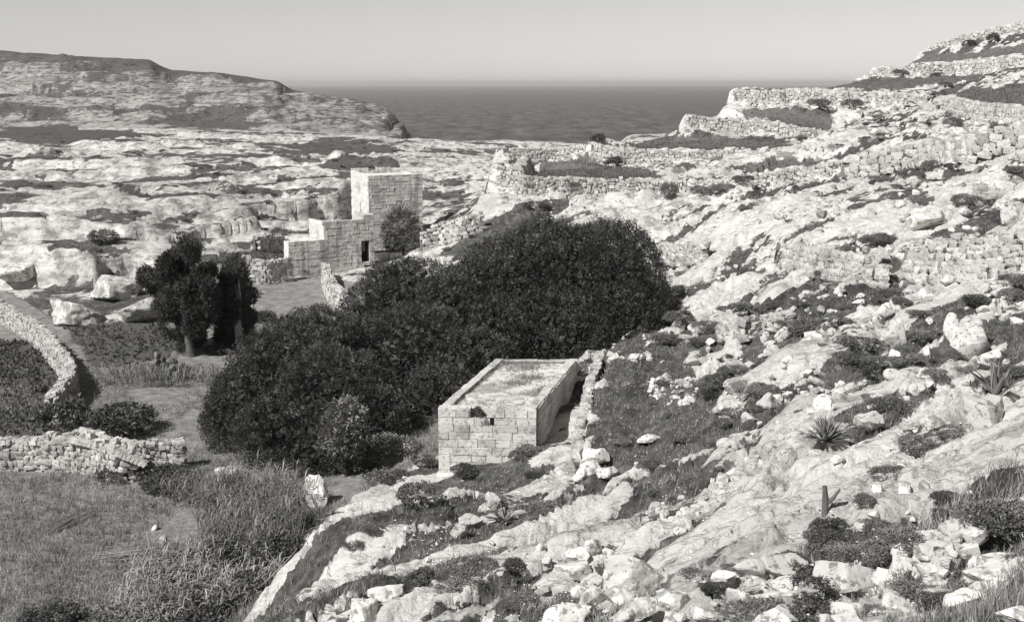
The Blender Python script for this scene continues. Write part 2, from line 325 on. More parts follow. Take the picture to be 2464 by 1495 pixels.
# ------------------------------------------------------------------ materials
def g3(v): return (v, v * .985, v * .955, 1)
MAT = {}
def nodes(name):
    m = bpy.data.materials.new(name); m.use_nodes = True; nt = m.node_tree
    b = nt.nodes['Principled BSDF']; b.inputs['Roughness'].default_value = .9; b.inputs['Specular IOR Level'].default_value = .15
    MAT[name] = m; return m, nt, b
def N(nt, kind, **kw):
    n = nt.nodes.new(kind)
    for k, v in kw.items():
        if k in n.inputs: n.inputs[k].default_value = v
        else: setattr(n, k, v)
    return n
def L(nt, a, b): nt.links.new(a, b)
def ntex(nt, co, scale, detail=6, rough=.6, dist=0.0):
    n = N(nt, 'ShaderNodeTexNoise', Scale=scale, Detail=detail, Roughness=rough, Distortion=dist); L(nt, co, n.inputs['Vector']); return n.outputs['Fac']
def ramp(nt, fac, pts):
    r = N(nt, 'ShaderNodeValToRGB'); e = r.color_ramp.elements
    while len(e) < len(pts): e.new(.5)
    for q, (p, v) in zip(e, pts): q.position = p; q.color = g3(v) if not isinstance(v, tuple) else v
    L(nt, fac, r.inputs[0]); return r.outputs[0]
def mth(nt, op, a, b=None, c=None, clamp=False):
    n = N(nt, 'ShaderNodeMath', operation=op); n.use_clamp = clamp
    for i, v in enumerate((a, b, c)):
        if v is None: continue
        if isinstance(v, (int, float)): n.inputs[i].default_value = v
        else: L(nt, v, n.inputs[i])
    return n.outputs[0]
def mixc(nt, fac, a, b, mode='MIX'):
    n = N(nt, 'ShaderNodeMix', data_type='RGBA', blend_type=mode)
    for i, v in ((0, fac), (6, a), (7, b)):
        if isinstance(v, (int, float)): n.inputs[i].default_value = v if i == 0 else g3(v)
        else: L(nt, v, n.inputs[i])
    return n.outputs[2]
def bump(nt, b, h, strength=.5, dist=.05):
    n = N(nt, 'ShaderNodeBump', Strength=strength, Distance=dist); L(nt, h, n.inputs['Height']); L(nt, n.outputs[0], b.inputs['Normal'])
def stretch(nt, co, scale, rot=0.0):
    m = N(nt, 'ShaderNodeMapping'); m.inputs['Scale'].default_value = scale; m.inputs['Rotation'].default_value = (0, 0, rot)
    L(nt, co, m.inputs['Vector']); return m.outputs[0]
def ground_material():
    m, nt, b = nodes('ground')
    co = N(nt, 'ShaderNodeNewGeometry').outputs['Position']
    at_ = N(nt, 'ShaderNodeAttribute', attribute_name='mask'); sp = N(nt, 'ShaderNodeSeparateColor'); L(nt, at_.outputs['Color'], sp.inputs[0])
    vegA, fldA, flrA = sp.outputs[0], sp.outputs[1], sp.outputs[2]; hdA = at_.outputs['Alpha']
    zt = N(nt, 'ShaderNodeAttribute', attribute_name='zone'); sz = N(nt, 'ShaderNodeSeparateColor'); L(nt, zt.outputs['Color'], sz.inputs[0]); farA = sz.outputs[0]
    fine = ntex(nt, co, 3.2, 8, .68); med = ntex(nt, co, .55, 6, .62); broad = ntex(nt, co, .09, 5, .6); speck = ntex(nt, co, 8.0, 5, .65)
    strk = ntex(nt, stretch(nt, co, (.5, 2.4, 1.5), -.63), 1.0, 7, .65)
    coarse = ntex(nt, co, .9, 9, .72); strk2 = ntex(nt, stretch(nt, co, (.14, .75, .6), -.63), 1.0, 6, .62)
    nfar = ntex(nt, stretch(nt, co, (.9, .26, 1.8)), 1.0, 6, .66)
    crk = mth(nt, 'ABSOLUTE', mth(nt, 'SUBTRACT', ntex(nt, stretch(nt, co, (.30, 1.25, 1.0), -.63), 1.0, 4, .55, .0), .5))
    def cr(f, thr, w=.03): return ramp(nt, f, [(thr - w, (1, 1, 1, 1)), (thr, (0, 0, 0, 1))])
    near = mth(nt, 'SUBTRACT', 1.0, farA)
    rk = ramp(nt, med, [(.25, .54), (.5, .63), (.75, .69)])
    rk = mixc(nt, mth(nt, 'MULTIPLY', ramp(nt, broad, [(.36, .6), (.48, 0.0)]), .7), rk, .36)
    rk = mixc(nt, mth(nt, 'MULTIPLY', cr(strk, .43, .05), .6), rk, .22)
    rk = mixc(nt, mth(nt, 'MULTIPLY', cr(strk2, .44, .05), .45), rk, .30)
    rk = mixc(nt, mth(nt, 'MULTIPLY', cr(coarse, .41, .04), .45), rk, .22)
    rk = mixc(nt, mth(nt, 'MULTIPLY', mth(nt, 'MULTIPLY', cr(speck, .41, .04), near), .4), rk, .26)
    rk = mixc(nt, mth(nt, 'MULTIPLY', cr(crk, .010, .008), .55), rk, .09)
    rk = mixc(nt, mth(nt, 'MULTIPLY', mth(nt, 'MULTIPLY', cr(nfar, .455, .03), farA), .75), rk, .13)
    lft = mth(nt, 'MULTIPLY', mth(nt, 'SUBTRACT', 1.0, sz.outputs[1]), farA)
    rk = mixc(nt, mth(nt, 'MULTIPLY', lft, ramp(nt, nfar, [(.40, .7), (.58, .0)])), rk, .27)  # far left rock greyed: weathered tone plus weaker sunlight put into the colour
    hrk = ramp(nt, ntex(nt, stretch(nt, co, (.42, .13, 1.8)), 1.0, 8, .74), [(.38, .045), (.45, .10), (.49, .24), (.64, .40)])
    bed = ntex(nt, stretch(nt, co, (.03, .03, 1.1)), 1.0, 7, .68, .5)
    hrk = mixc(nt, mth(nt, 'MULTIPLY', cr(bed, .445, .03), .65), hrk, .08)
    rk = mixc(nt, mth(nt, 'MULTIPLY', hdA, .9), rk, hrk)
    vg = ramp(nt, fine, [(.30, .035), (.5, .095), (.70, .20)])
    vg = mixc(nt, cr(med, .46, .08), vg, .055)
    v = mth(nt, 'ADD', vegA, mth(nt, 'MULTIPLY', mth(nt, 'SUBTRACT', fine, .5), mth(nt, 'MULTIPLY_ADD', farA, -.6, 1.1)))
    v = mth(nt, 'ADD', v, mth(nt, 'MULTIPLY', mth(nt, 'SUBTRACT', strk, .5), mth(nt, 'MULTIPLY_ADD', farA, -.7, 1.2)))
    v = mth(nt, 'ADD', v, mth(nt, 'MULTIPLY', mth(nt, 'SUBTRACT', .5, strk2), .9))
    v = mth(nt, 'ADD', v, mth(nt, 'MULTIPLY', mth(nt, 'SUBTRACT', nfar, .5), mth(nt, 'MULTIPLY', farA, 1.5)))
    v = ramp(nt, v, [(.47, (0, 0, 0, 1)), (.54, (1, 1, 1, 1))])
    c = mixc(nt, v, rk, vg)
    fl = ramp(nt, ntex(nt, stretch(nt, co, (1, .5, 1)), 2.2, 7, .7), [(.25, .08), (.5, .14), (.75, .20)])
    c = mixc(nt, ramp(nt, mth(nt, 'ADD', fldA, mth(nt, 'MULTIPLY', mth(nt, 'SUBTRACT', fine, .5), .8)), [(.42, 0.0), (.55, (1, 1, 1, 1))]), c, fl)
    fc = ramp(nt, ntex(nt, co, 1.6, 8, .72), [(.28, .11), (.5, .25), (.75, .40)])
    c = mixc(nt, flrA, c, fc)
    c = mixc(nt, mth(nt, 'MULTIPLY', sz.outputs[2], .85), c, ramp(nt, fine, [(.35, .05), (.65, .11)]))
    L(nt, c, b.inputs['Base Color'])
    h = mth(nt, 'ADD', mth(nt, 'ADD', mth(nt, 'MULTIPLY', fine, .6), mth(nt, 'MULTIPLY', strk, 1.0)), mth(nt, 'MULTIPLY', coarse, 1.2))
    bump(nt, b, h, 1.0, .2)
    b.inputs['Roughness'].default_value = .95; b.inputs['Specular IOR Level'].default_value = .08
    return m
def link(name, me, mat=None, parent=None):
    o = bpy.data.objects.new(name, me); COL.objects.link(o)
    if mat is not None and me is not None and not me.materials: me.materials.append(MAT[mat] if isinstance(mat, str) else mat)
    if parent is not None: o.parent = parent
    return o
def mesh(name, v, f, smooth=False):
    """v (n,3); f (m,3) or (m,4) int array, or a list of such arrays"""
    me = bpy.data.meshes.new(name); v = np.ascontiguousarray(v, np.float32)
    fs = [np.asarray(a, np.int32) for a in (f if isinstance(f, list) and not isinstance(f[0], tuple) else [f]) if len(a)]
    me.vertices.add(len(v)); me.vertices.foreach_set('co', v.ravel())
    li = np.concatenate([a.ravel() for a in fs]); ln = np.concatenate([np.full(len(a), a.shape[1], np.int32) for a in fs])
    me.loops.add(len(li)); me.loops.foreach_set('vertex_index', li)
    me.polygons.add(len(ln)); me.polygons.foreach_set('loop_start', np.r_[0, np.cumsum(ln)[:-1]].astype(np.int32)); me.polygons.foreach_set('loop_total', ln)
    me.polygons.foreach_set('use_smooth', np.full(len(ln), smooth, bool))
    me.update(calc_edges=True); return me
def tag(o, label=None, cat=None, group=None, kind=None):
    for k, x in (('label', label), ('category', cat), ('group', group), ('kind', kind)):
        if x: o[k] = x
    return o
def empty(name, loc, rz=0.0):
    o = bpy.data.objects.new(name, None); COL.objects.link(o); o.location = tuple(float(c) for c in loc); o.rotation_euler = (0, 0, rz); o.empty_display_size = .2
    return o
ground_material()
nu, nv = TX.shape
idx = np.arange(nu * nv).reshape(nu, nv)
quads = np.stack([idx[:-1, :-1], idx[1:, :-1], idx[1:, 1:], idx[:-1, 1:]], -1).reshape(-1, 4)
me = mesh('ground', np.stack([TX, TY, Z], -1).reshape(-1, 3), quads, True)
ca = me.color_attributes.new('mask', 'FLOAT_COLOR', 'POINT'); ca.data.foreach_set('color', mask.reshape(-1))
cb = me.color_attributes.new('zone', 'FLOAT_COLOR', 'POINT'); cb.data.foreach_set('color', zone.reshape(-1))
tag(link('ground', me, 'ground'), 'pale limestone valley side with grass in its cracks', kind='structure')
# sea
def sea_material():
    m, nt, b = nodes('sea'); co = N(nt, 'ShaderNodeNewGeometry').outputs['Position']
    n = ntex(nt, stretch(nt, co, (.05, .012, 1)), 1.0, 8, .75)
    w_ = ntex(nt, stretch(nt, co, (.09, .025, 1)), 1.0, 4, .7)
    L(nt, mixc(nt, ramp(nt, w_, [(.70, (0, 0, 0, 1)), (.735, (.8, .8, .8, 1))]), ramp(nt, n, [(.36, .035), (.5, .085), (.64, .15)]), .6), b.inputs['Base Color']); b.inputs['Roughness'].default_value = .6
    b.inputs['Specular IOR Level'].default_value = .08
    bump(nt, b, ntex(nt, stretch(nt, co, (.35, .2, 1)), 1.0, 5, .65), 1.0, 1.2)
sea_material()
SEA = -46.0
tag(link('sea', mesh('sea', [(-20000, 250, SEA), (20000, 250, SEA), (20000, 24000, SEA), (-20000, 24000, SEA)], [(0, 1, 2, 3)]), 'sea'), 'dark grey open sea beyond the valley mouth', kind='structure')
# ------------------------------------------------------------------ stone
def stone_material(name, lo, hi, sc=3.0, stain=.16, amount=.36, streak=False, rnd=.35):
    m, nt, b = nodes(name)
    co = N(nt, 'ShaderNodeNewGeometry').outputs['Position']; oi = N(nt, 'ShaderNodeObjectInfo').outputs['Random']
    med = ntex(nt, co, sc * .4, 6, .62); fine = ntex(nt, co, sc * 2.6, 6, .68)
    c = ramp(nt, med, [(.25, lo), (.7, hi)])
    c = mixc(nt, ramp(nt, fine, [(amount + .04, .85), (amount + .08, 0.0)]), c, stain)
    big = ntex(nt, co, sc * .3, 6, .7); c = mixc(nt, ramp(nt, big, [(.40, .75), (.45, 0.0)]), c, stain * 1.3)
    if streak:
        st = ntex(nt, stretch(nt, co, (2.2, 2.2, .25)), 1.0, 5, .6); c = mixc(nt, ramp(nt, st, [(.40, .75), (.5, 0.0)]), c, stain)
    k = mth(nt, 'ADD', mth(nt, 'MULTIPLY', oi, rnd), 1 - rnd * .55)
    mul = N(nt, 'ShaderNodeVectorMath', operation='SCALE'); L(nt, c, mul.inputs[0]); L(nt, k, mul.inputs['Scale'])
    L(nt, mul.outputs[0], b.inputs['Base Color']); bump(nt, b, mth(nt, 'ADD', fine, med), .7, .05)
stone_material('boulder', .46, .66, 2.4, .18, .37, False, .45)
stone_material('rubble', .36, .56, 3.0, .18, .37)
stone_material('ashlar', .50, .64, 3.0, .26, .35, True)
stone_material('ashlar_sunlit', .56, .70, 2.0, .26, .30, False, .2)  # ashlar copy painted lighter for the sunlit left faces and tops
stone_material('hut_stone', .44, .62, 3.0, .22, .36, False, .32)
stone_material('outcrop', .46, .62, 1.1, .20, .36, True)
stone_material('roof_earth', .40, .60, 1.6, .16, .38)
def plain(name, v, rough=.9):
    m, nt, b = nodes(name); co = N(nt, 'ShaderNodeNewGeometry').outputs['Position']
    L(nt, ramp(nt, ntex(nt, co, 4, 5, .6), [(.3, v * .7), (.7, v * 1.25)]), b.inputs['Base Color']); b.inputs['Roughness'].default_value = rough
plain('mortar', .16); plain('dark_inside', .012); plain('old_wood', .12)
def cubesphere(n):
    g = np.linspace(-1, 1, n); key = {}; V = []; Fq = []
    for ax in range(3):
        for sg in (-1, 1):
            ids = np.zeros((n, n), int)
            for i in range(n):
                for j in range(n):
                    p = [0, 0, 0]; p[ax] = sg; p[(ax + 1) % 3] = g[i]; p[(ax + 2) % 3] = g[j]
                    k = tuple(round(c, 5) for c in p)
                    if k not in key: key[k] = len(V); V.append(np.array(p, float))
                    ids[i, j] = key[k]
            for i in range(n - 1):
                for j in range(n - 1):
                    q = [ids[i, j], ids[i + 1, j], ids[i + 1, j + 1], ids[i, j + 1]]
                    Fq.append(q if sg > 0 else q[::-1])
    V = np.array(V); V = np.tan(V * math.pi / 4 * .98)
    return V / np.linalg.norm(V, axis=1)[:, None], np.array(Fq)
CS = {n: cubesphere(n) for n in (3, 7, 16)}
def rock_mesh(n, seed, rough=.06, planes=11, box=.0):
    D, Fq = CS[n]; r = np.random.default_rng(seed)
    P = r.normal(size=(planes, 3)); P /= np.linalg.norm(P, axis=1)[:, None]
    if box: P = np.concatenate([np.eye(3), -np.eye(3), P])
    C = r.uniform(.62, 1.0, len(P))
    if box: C[:6] = r.uniform(box, box + .12, 6)
    dn = D @ P.T; rad = np.min(np.where(dn > .05, C[None] / np.maximum(dn, .05), 9), axis=1)
    rad = np.minimum(rad, 1.35)
    nz = fbm(D[:, 0] * 1.7 + seed, D[:, 1] * 1.7, 4, seed, .55, D[:, 2] * 1.7) - .5
    rad = rad * (1 + nz * rough * 6 * (1 if n > 3 else .6))
    V = D * rad[:, None]; lo, hi = V.min(0), V.max(0); V = (V - (lo + hi) / 2) / (hi - lo)       # unit box
    return V, Fq
STONES = []; 
for i in range(10):
    v, f = rock_mesh(3, 100 + i, .05, 7, .66); STONES.append((v, f))
BOULD = [rock_mesh(7, 200 + i, .05) for i in range(12)]
BIG = [rock_mesh(16, 300 + i, .055, 12) for i in range(14)]
def mk(name, vf, mat, smooth=False):
    me = mesh(name, vf[0], vf[1], smooth); me.materials.append(MAT[mat]); return me
ME_STONE = {m: [mk('stone', s, m) for s in STONES] for m in ('rubble', 'boulder')}
ME_BOULD = [mk('boulder', s, 'boulder') for s in BOULD]; ME_BIG = [mk('boulder', s, 'boulder', True) for s in BIG]
for me in ME_BIG:
    me.set_sharp_from_angle(angle=math.radians(24)) if hasattr(me, 'set_sharp_from_angle') else None
def put(o, loc, rot, sc):
    o.location = tuple(float(c) for c in loc); o.rotation_euler = rot; o.scale = sc; return o
def euler_np(rx, ry, rz):
    return np.array(Matrix.Rotation(rz, 3, 'Z') @ Matrix.Rotation(ry, 3, 'Y') @ Matrix.Rotation(rx, 3, 'X'))
class Bag:
    """joins many small shapes into one mesh"""
    def __init__(s): s.v = []; s.f = []; s.n = 0
    def add(s, v, f): s.v.append(np.asarray(v)); s.f.append(np.asarray(f) + s.n); s.n += len(v)
    def build(s, name, mat, parent=None, smooth=False):
        if not s.v: return None
        d = {}
        for a in s.f: d.setdefault(a.shape[1], []).append(a)
        return link(name, mesh(name, np.concatenate(s.v), [np.concatenate(a) for a in d.values()], smooth), mat, parent)
BOXV = np.array([(x, y, z) for z in (0, 1) for y in (0, 1) for x in (0, 1)], float); BOXF = np.array([(0, 2, 3, 1), (4, 5, 7, 6), (0, 1, 5, 4), (2, 6, 7, 3), (0, 4, 6, 2), (1, 3, 7, 5)])
def rubble_wall(name, label, L0, size, thick=.45, faces=1, group='dry stone walls', lean=.12, mat='rubble', cat='stone wall', cap=1.25, gap=1.0, seed=0, topjit=.25):
    """dry stone wall along a polyline (x, y, base z, top z); face 1 looks to the right-hand side of the line"""
    r = random.Random(900 + seed); R = resample(L0, size * .5); seg = np.hypot(np.diff(R[:, 0]), np.diff(R[:, 1])); S_ = np.r_[0, np.cumsum(seg)]; tot = S_[-1]
    mid = R[len(R) // 2]; root = empty(name, (mid[0], mid[1], mid[2])); tag(root, label, cat, group, 'thing'); org = np.array(root.location)
    def P(s): return np.array([np.interp(s, S_, R[:, k]) for k in range(4)])
    def Tn(s):
        d = P(min(s + .3, tot)) - P(max(s - .3, 0)); d = d[:2] / (np.hypot(*d[:2]) + 1e-9); return d, np.array((d[1], -d[0]))
    items = []
    hmax = (R[:, 3] - R[:, 2]).max()
    for fc in ((1,) if faces == 1 else (1, -1)):
        z = 0.0; row = 0
        while z < hmax + .02:
            h = size * r.uniform(.62, .95); s = r.uniform(0, size)
            while s < tot:
                w = size * r.choice((r.uniform(.6, .9), r.uniform(.9, 1.3), r.uniform(1.2, 1.7))); p = P(min(s + w / 2, tot)); H = p[3] - p[2]
                if z < H + (r.random() - .6) * topjit * size * 2:
                    d, nrm = Tn(min(s + w / 2, tot)); off = (thick / 2 * fc if faces == 2 else 0) - lean * z * fc + r.uniform(-.05, .07) * fc
                    c = np.array((p[0] + nrm[0] * off, p[1] + nrm[1] * off, p[2] + z + h * .45 + r.uniform(-.03, .03)))
                    dep = (thick * .62 if faces == 2 else thick) * r.uniform(.8, 1.15)
                    items.append((c, (w * 1.04 * gap, dep, h * 1.12 * gap), math.atan2(d[1], d[0]) + r.uniform(-.3, .3), (r.uniform(-.25, .25), r.uniform(-.3, .3)), w * h * (1.5 if z > H - h * 1.6 else 1)))
                s += w
            z += h * .92; row += 1
    if cap:
        s = 0
        while s < tot:
            w = size * r.uniform(.7, 1.5); p = P(min(s + w / 2, tot)); d, nrm = Tn(min(s + w / 2, tot)); hh = size * r.uniform(.5, .9) * cap / 1.2
            off = -lean * (p[3] - p[2]) if faces == 1 else 0
            for e in ((0,) if thick < .5 or faces == 1 else (-.25, .25)):
                if r.random() < .88: items.append((np.array((p[0] + nrm[0] * (off + e * thick), p[1] + nrm[1] * (off + e * thick), p[3] + hh * .1)), (w, thick * r.uniform(.7, 1.05) * (1 if e == 0 else .62), hh), math.atan2(d[1], d[0]) + r.uniform(-.3, .3), (r.uniform(-.2, .2), r.uniform(-.2, .2)), w * hh * 2))
            s += w * 1.02
    # the fill behind the stones
    bv = []; hv = thick * .30
    for q in R:
        i = len(bv) // 4; d, nrm = Tn(S_[i]); H = q[3] - q[2]; off = (-hv * .6 if faces == 1 else 0)
        for a, zz, ln in ((1, q[2] - .4, 0), (1, q[3] - .04, 1), (-1, q[3] - .04, 1), (-1, q[2] - .4, 0)):
            o2 = off + a * hv - (lean * H * ln if faces == 1 else lean * H * ln * a)
            bv.append((q[0] + nrm[0] * o2 - org[0], q[1] + nrm[1] * o2 - org[1], zz - org[2]))
    bf = [(4 * i + k, 4 * i + (k + 1) % 4, 4 * i + 4 + (k + 1) % 4, 4 * i + 4 + k) for i in range(len(R) - 1) for k in range(4)]
    n4 = 4 * (len(R) - 1); bf += [(0, 3, 2, 1), (n4, n4 + 1, n4 + 2, n4 + 3)]
    link('wall_core', mesh('wall_core', bv, np.array(bf)), 'mortar', root)
    items.sort(key=lambda t: -t[4]); bag = Bag()
    for k, (c, sc, rz, (rx, ry), _) in enumerate(items):
        j = r.randrange(10)
        if k < 290:
            o = link('stone', ME_STONE[mat][j], None, root); put(o, c - org, (rx, ry, rz), sc)
        else: bag.add((STONES[j][0] * sc) @ euler_np(rx, ry, rz).T + (c - org), STONES[j][1])
    o = bag.build('stone_fill', mat, root)
    if o: o['kind'] = 'stuff'
    return root
# ------------------------------------------------------------------ squared stone buildings
def block_meshes(mat, n=6, ch=.022):
    out = []
    for i in range(n):
        r = np.random.default_rng(700 + i); v = BOXV.copy() - .5
        f0 = v.copy()
        # front is -y: a chamfered face, worn corners
        vv = [*v]; ins = []
        for (x, z) in ((-.5, -.5), (.5, -.5), (.5, .5), (-.5, .5)):
            ins.append((x * (1 - ch * 2 * r.uniform(.6, 1.6)), -.5 - .06 * r.uniform(.5, 1.3), z * (1 - ch * 3 * r.uniform(.6, 1.6))))
        V = np.array(vv + [np.array(p) for p in ins])
        F = [(2, 6, 7, 3), (0, 2, 3, 1), (4, 5, 7, 6), (0, 4, 6, 2), (1, 3, 7, 5)]
        o = [0, 1, 5, 4]; n_ = [8, 9, 10, 11]
        F += [(o[k], o[(k + 1) % 4], n_[(k + 1) % 4], n_[k]) for k in range(4)] + [(8, 9, 10, 11)]
        out.append(mk('stone_block', (V, np.array(F)), mat))
    return out
ME_BLOCK = {m: block_meshes(m) for m in ('ashlar', 'ashlar_sunlit', 'hut_stone')}
def face_blocks(root, p0, p1, zb, zt, h, lens, mat, holes=(), depth=.26, gap=.012, seed=0, zb1=None, zt_fn=None, limit=300, name='stone_block', first=None):
    """courses of squared blocks on the face from p0 to p1 (outside on the right-hand side), top down from zt; holes = (s0, s1, z0, z1)"""
    r = random.Random(seed); p0 = np.array(p0, float); p1 = np.array(p1, float); Ln = np.hypot(*(p1 - p0)); d = (p1 - p0) / Ln; nrm = np.array((d[1], -d[0])); ang = math.atan2(d[1], d[0])
    org = np.array(root.location); z = zt; k = 0; cnt = 0; bag = Bag(); first = first or h
    while z > min(zb, zb1 if zb1 is not None else zb) - .02:
        hh = first if k == 0 else h * r.uniform(.95, 1.05); s = 0.0; z0 = z - hh; cuts = [0.0]
        s = r.uniform(*lens) * r.uniform(.4, 1)
        while s < Ln - lens[0] * .5: cuts.append(s); s += r.uniform(*lens)
        cuts.append(Ln)
        for a, b_ in zip(cuts[:-1], cuts[1:]):
            parts = [(a, b_)]
            for (s0, s1, q0, q1) in holes:
                if z0 + hh * .5 > q0 and z0 + hh * .5 < q1:
                    nx = []
                    for (x, y) in parts:
                        if y <= s0 or x >= s1: nx.append((x, y)); continue
                        if x < s0 - .05: nx.append((x, s0))
                        if y > s1 + .05: nx.append((s1, y))
                    parts = nx
            for (x, y) in parts:
                m_ = (x + y) / 2; gb = zb + ((zb1 if zb1 is not None else zb) - zb) * m_ / Ln
                if z < gb - .15: continue
                if zt_fn and z0 + hh * .5 > zt_fn(m_): continue
                j = r.randrange(6); jut = r.uniform(-.02, .022)
                c = np.array((*(p0 + d * m_ - nrm * (depth / 2 - jut)), z0 + hh / 2)) - org
                g_ = gap * r.choice((.4, .8, 1, 1, 2)); sc = (max(y - x - g_, .03), depth, hh - gap * r.uniform(.4, 1.3)); tl = (r.uniform(-.015, .015), r.uniform(-.012, .012))
                if cnt < limit:
                    put(link(name, ME_BLOCK[mat][j], None, root), c, (tl[0], tl[1], ang), sc)
                else:
                    vv = np.array([q.co for q in ME_BLOCK[mat][j].vertices]); ff = [np.array([tuple(pp.vertices) for pp in ME_BLOCK[mat][j].polygons])]
                    bag.add((vv * sc) @ euler_np(tl[0], tl[1], ang).T + c, ff[0])
                cnt += 1
        z = z0; k += 1
    o = bag.build('stone_block_fill', mat, root)
    if o: o['kind'] = 'stuff'
def prism(poly, z0, z1, org):
    n = len(poly); V = [(x - org[0], y - org[1], z0 - org[2]) for x, y in poly] + [(x - org[0], y - org[1], z1 - org[2]) for x, y in poly]
    F4 = [(i, (i + 1) % n, n + (i + 1) % n, n + i) for i in range(n)]
    return V, [np.array(F4), np.array([tuple(range(n))[::-1]]), np.array([tuple(range(n, 2 * n))])]
def inset(poly, d):
    c = np.mean(poly, 0); out = []
    n = len(poly)
    for i in range(n):
        a, b_, e = np.array(poly[i - 1]), np.array(poly[i]), np.array(poly[(i + 1) % n])
        d1 = (b_ - a) / np.linalg.norm(b_ - a); d2 = (e - b_) / np.linalg.norm(e - b_); n1 = np.array((-d1[1], d1[0])); n2 = np.array((-d2[1], d2[0]))
        k = d / (1 + n1 @ n2); out.append(tuple(b_ + (n1 + n2) * k))
    return out      # counter-clockwise outlines shrink for positive d
def plane_pt(px, py, z):
    u, k = ray(px, py); Y = z / k; return np.array((u * Y, Y))
# --- the hut
HZ = -11.6
hFL, hFR, hBL, hBR = plane_pt(1053.5, 981, HZ), plane_pt(1290.5, 985.5, HZ), plane_pt(1191, 864.2, HZ), plane_pt(1389, 864.7, HZ)
hut = tag(empty('stone_hut', (*((hFL + hFR) / 2), -13.6)), 'small flat-roofed hut of squared pale stone below the rocky slope', 'hut')
ho = np.array(hut.location); hp = [tuple(hFL), tuple(hFR), tuple(hBR), tuple(hBL)]
hL = np.hypot(*(hFR - hFL))
slit = (hL * .545, hL * .57, HZ - .66, HZ - .34)
notch = (hL * .335, hL * .465, HZ - .33, HZ + .1)
face_blocks(hut, hFL, hFR, -14.35, HZ, .283, (.5, .95), 'hut_stone', [slit, notch], .3, .010, 5, zb1=-13.2, first=.33)
hsr = (hBR - hFR) / np.hypot(*(hBR - hFR)) * .3; hsl = (hBL - hFL) / np.hypot(*(hBL - hFL)) * .3
face_blocks(hut, hFR + hsr, hBR - hsr, -13.2, HZ, .283, (.6, 1.1), 'hut_stone', [], .3, .012, 6, zb1=-12.6, first=.33)
face_blocks(hut, hBR, hBL, -13.8, HZ, .283, (.7, 1.2), 'hut_stone', [], .3, .012, 7, zb1=-14.3, first=.33)
face_blocks(hut, hBL - hsl, hFL + hsl, -14.4, HZ, .283, (.7, 1.2), 'hut_stone', [], .3, .012, 8, zb1=-14.4, first=.33)
v, f = prism(inset(hp, .06), -14.7, HZ - .35, ho); link('wall_core', mesh('wall_core', v, f), 'mortar', hut)
v, f = prism(inset(hp, .28), HZ - .36, HZ - .10, ho); link('roof', mesh('roof', v, f), 'roof_earth', hut)
def lerp(a, b_, t): return np.array(a) * (1 - t) + np.array(b_) * t
def coping(root, a, b_, z, w, h, n, mat, inw, seed, org):
    r = random.Random(seed); d = (b_ - a) / np.hypot(*(b_ - a)); nr = np.array((d[1], -d[0])); Lc = np.hypot(*(b_ - a)); ang = math.atan2(d[1], d[0])
    cuts = [0] + sorted((i + r.uniform(-.25, .25)) / n for i in range(1, n)) + [1]
    for p, q in zip(cuts[:-1], cuts[1:]):
        c = lerp(a, b_, (p + q) / 2) + nr * (inw + r.uniform(-.02, .02))
        put(link('coping_stone', ME_STONE['boulder'][r.randrange(10)] if mat == 'stone' else ME_BLOCK[mat][r.randrange(6)], None, root), np.array((*c, z + h / 2 + r.uniform(-.015, .015))) - org, (r.uniform(-.04, .04), r.uniform(-.02, .02), ang + r.uniform(-.02, .02)), ((q - p) * Lc * 1.0, w * r.uniform(.9, 1.1), h))
for a, b_, n, sd in ((hFR, hBR, 13, 1), (hBL, hFL, 14, 2)):
    coping(hut, a, b_, HZ - .02, .30, .06, n, 'hut_stone', -.20, sd, ho)
coping(hut, hBR, hBL, HZ - .02, .3, .05, 6, 'hut_stone', -.2, 3, ho)
coping(hut, lerp(hFL, hFR, .005), lerp(hFL, hFR, .335), HZ - .01, .3, .05, 3, 'hut_stone', -.16, 4, ho)
coping(hut, lerp(hFL, hFR, .465), lerp(hFL, hFR, .995), HZ - .01, .3, .05, 4, 'hut_stone', -.16, 5, ho)
ra, rb = lerp(hFL, hBL, .27), lerp(hFR, hBR, .24); dd = (rb - ra) / np.hypot(*(rb - ra))
coping(hut, ra + dd * .35, rb - dd * .35, HZ - .11, .22, .06, 6, 'hut_stone', 0, 6, ho)
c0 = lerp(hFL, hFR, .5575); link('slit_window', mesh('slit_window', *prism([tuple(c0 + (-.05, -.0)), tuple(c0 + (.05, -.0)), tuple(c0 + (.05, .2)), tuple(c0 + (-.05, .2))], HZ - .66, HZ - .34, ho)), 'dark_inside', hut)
c0 = hFL + (-.02, -.12); put(link('footing_stone', ME_STONE['boulder'][3], None, hut), np.array((c0[0] + .25, c0[1] - .1, -14.25)) - ho, (0, 0, .1), (.62, .5, .42))
# --- the tower
TZ = -7.92
tC, tR, tL = plane_pt(885.5, 424, TZ), plane_pt(1015.5, 419.7, TZ), plane_pt(844, 412, TZ); tB = tR + tL - tC
tower = tag(empty('stone_tower', (*tC, -14)), 'tall square stone tower with a bright narrow left side, behind the ruin', 'tower'); to = np.array(tower.location)
tl_ = np.hypot(*(tR - tC)); tside = np.hypot(*(tL - tC))
ths = [(tl_ * .31, tl_ * .33, -10.75, -10.45), (tl_ * .47, tl_ * .49, -9.35, -9.05), (tl_ * .6, tl_ * .62, -10.5, -10.2)]
face_blocks(tower, tC, tR, -14.4, TZ, .285, (.5, .85), 'ashlar', ths, .3, .014, 21, limit=200)
tslot = (tside * .55, tside * .60, -13.2, -10.75)
face_blocks(tower, tL, tC, -14.6, TZ, .285, (.9, 1.6), 'ashlar_sunlit', [(tside * .50, tside * .56, -12.6, -10.6), (tside * .2, tside * .22, -10.8, -10.5)], .3, .006, 22, limit=95)
tp = [tuple(tC), tuple(tR), tuple(tB), tuple(tL)]
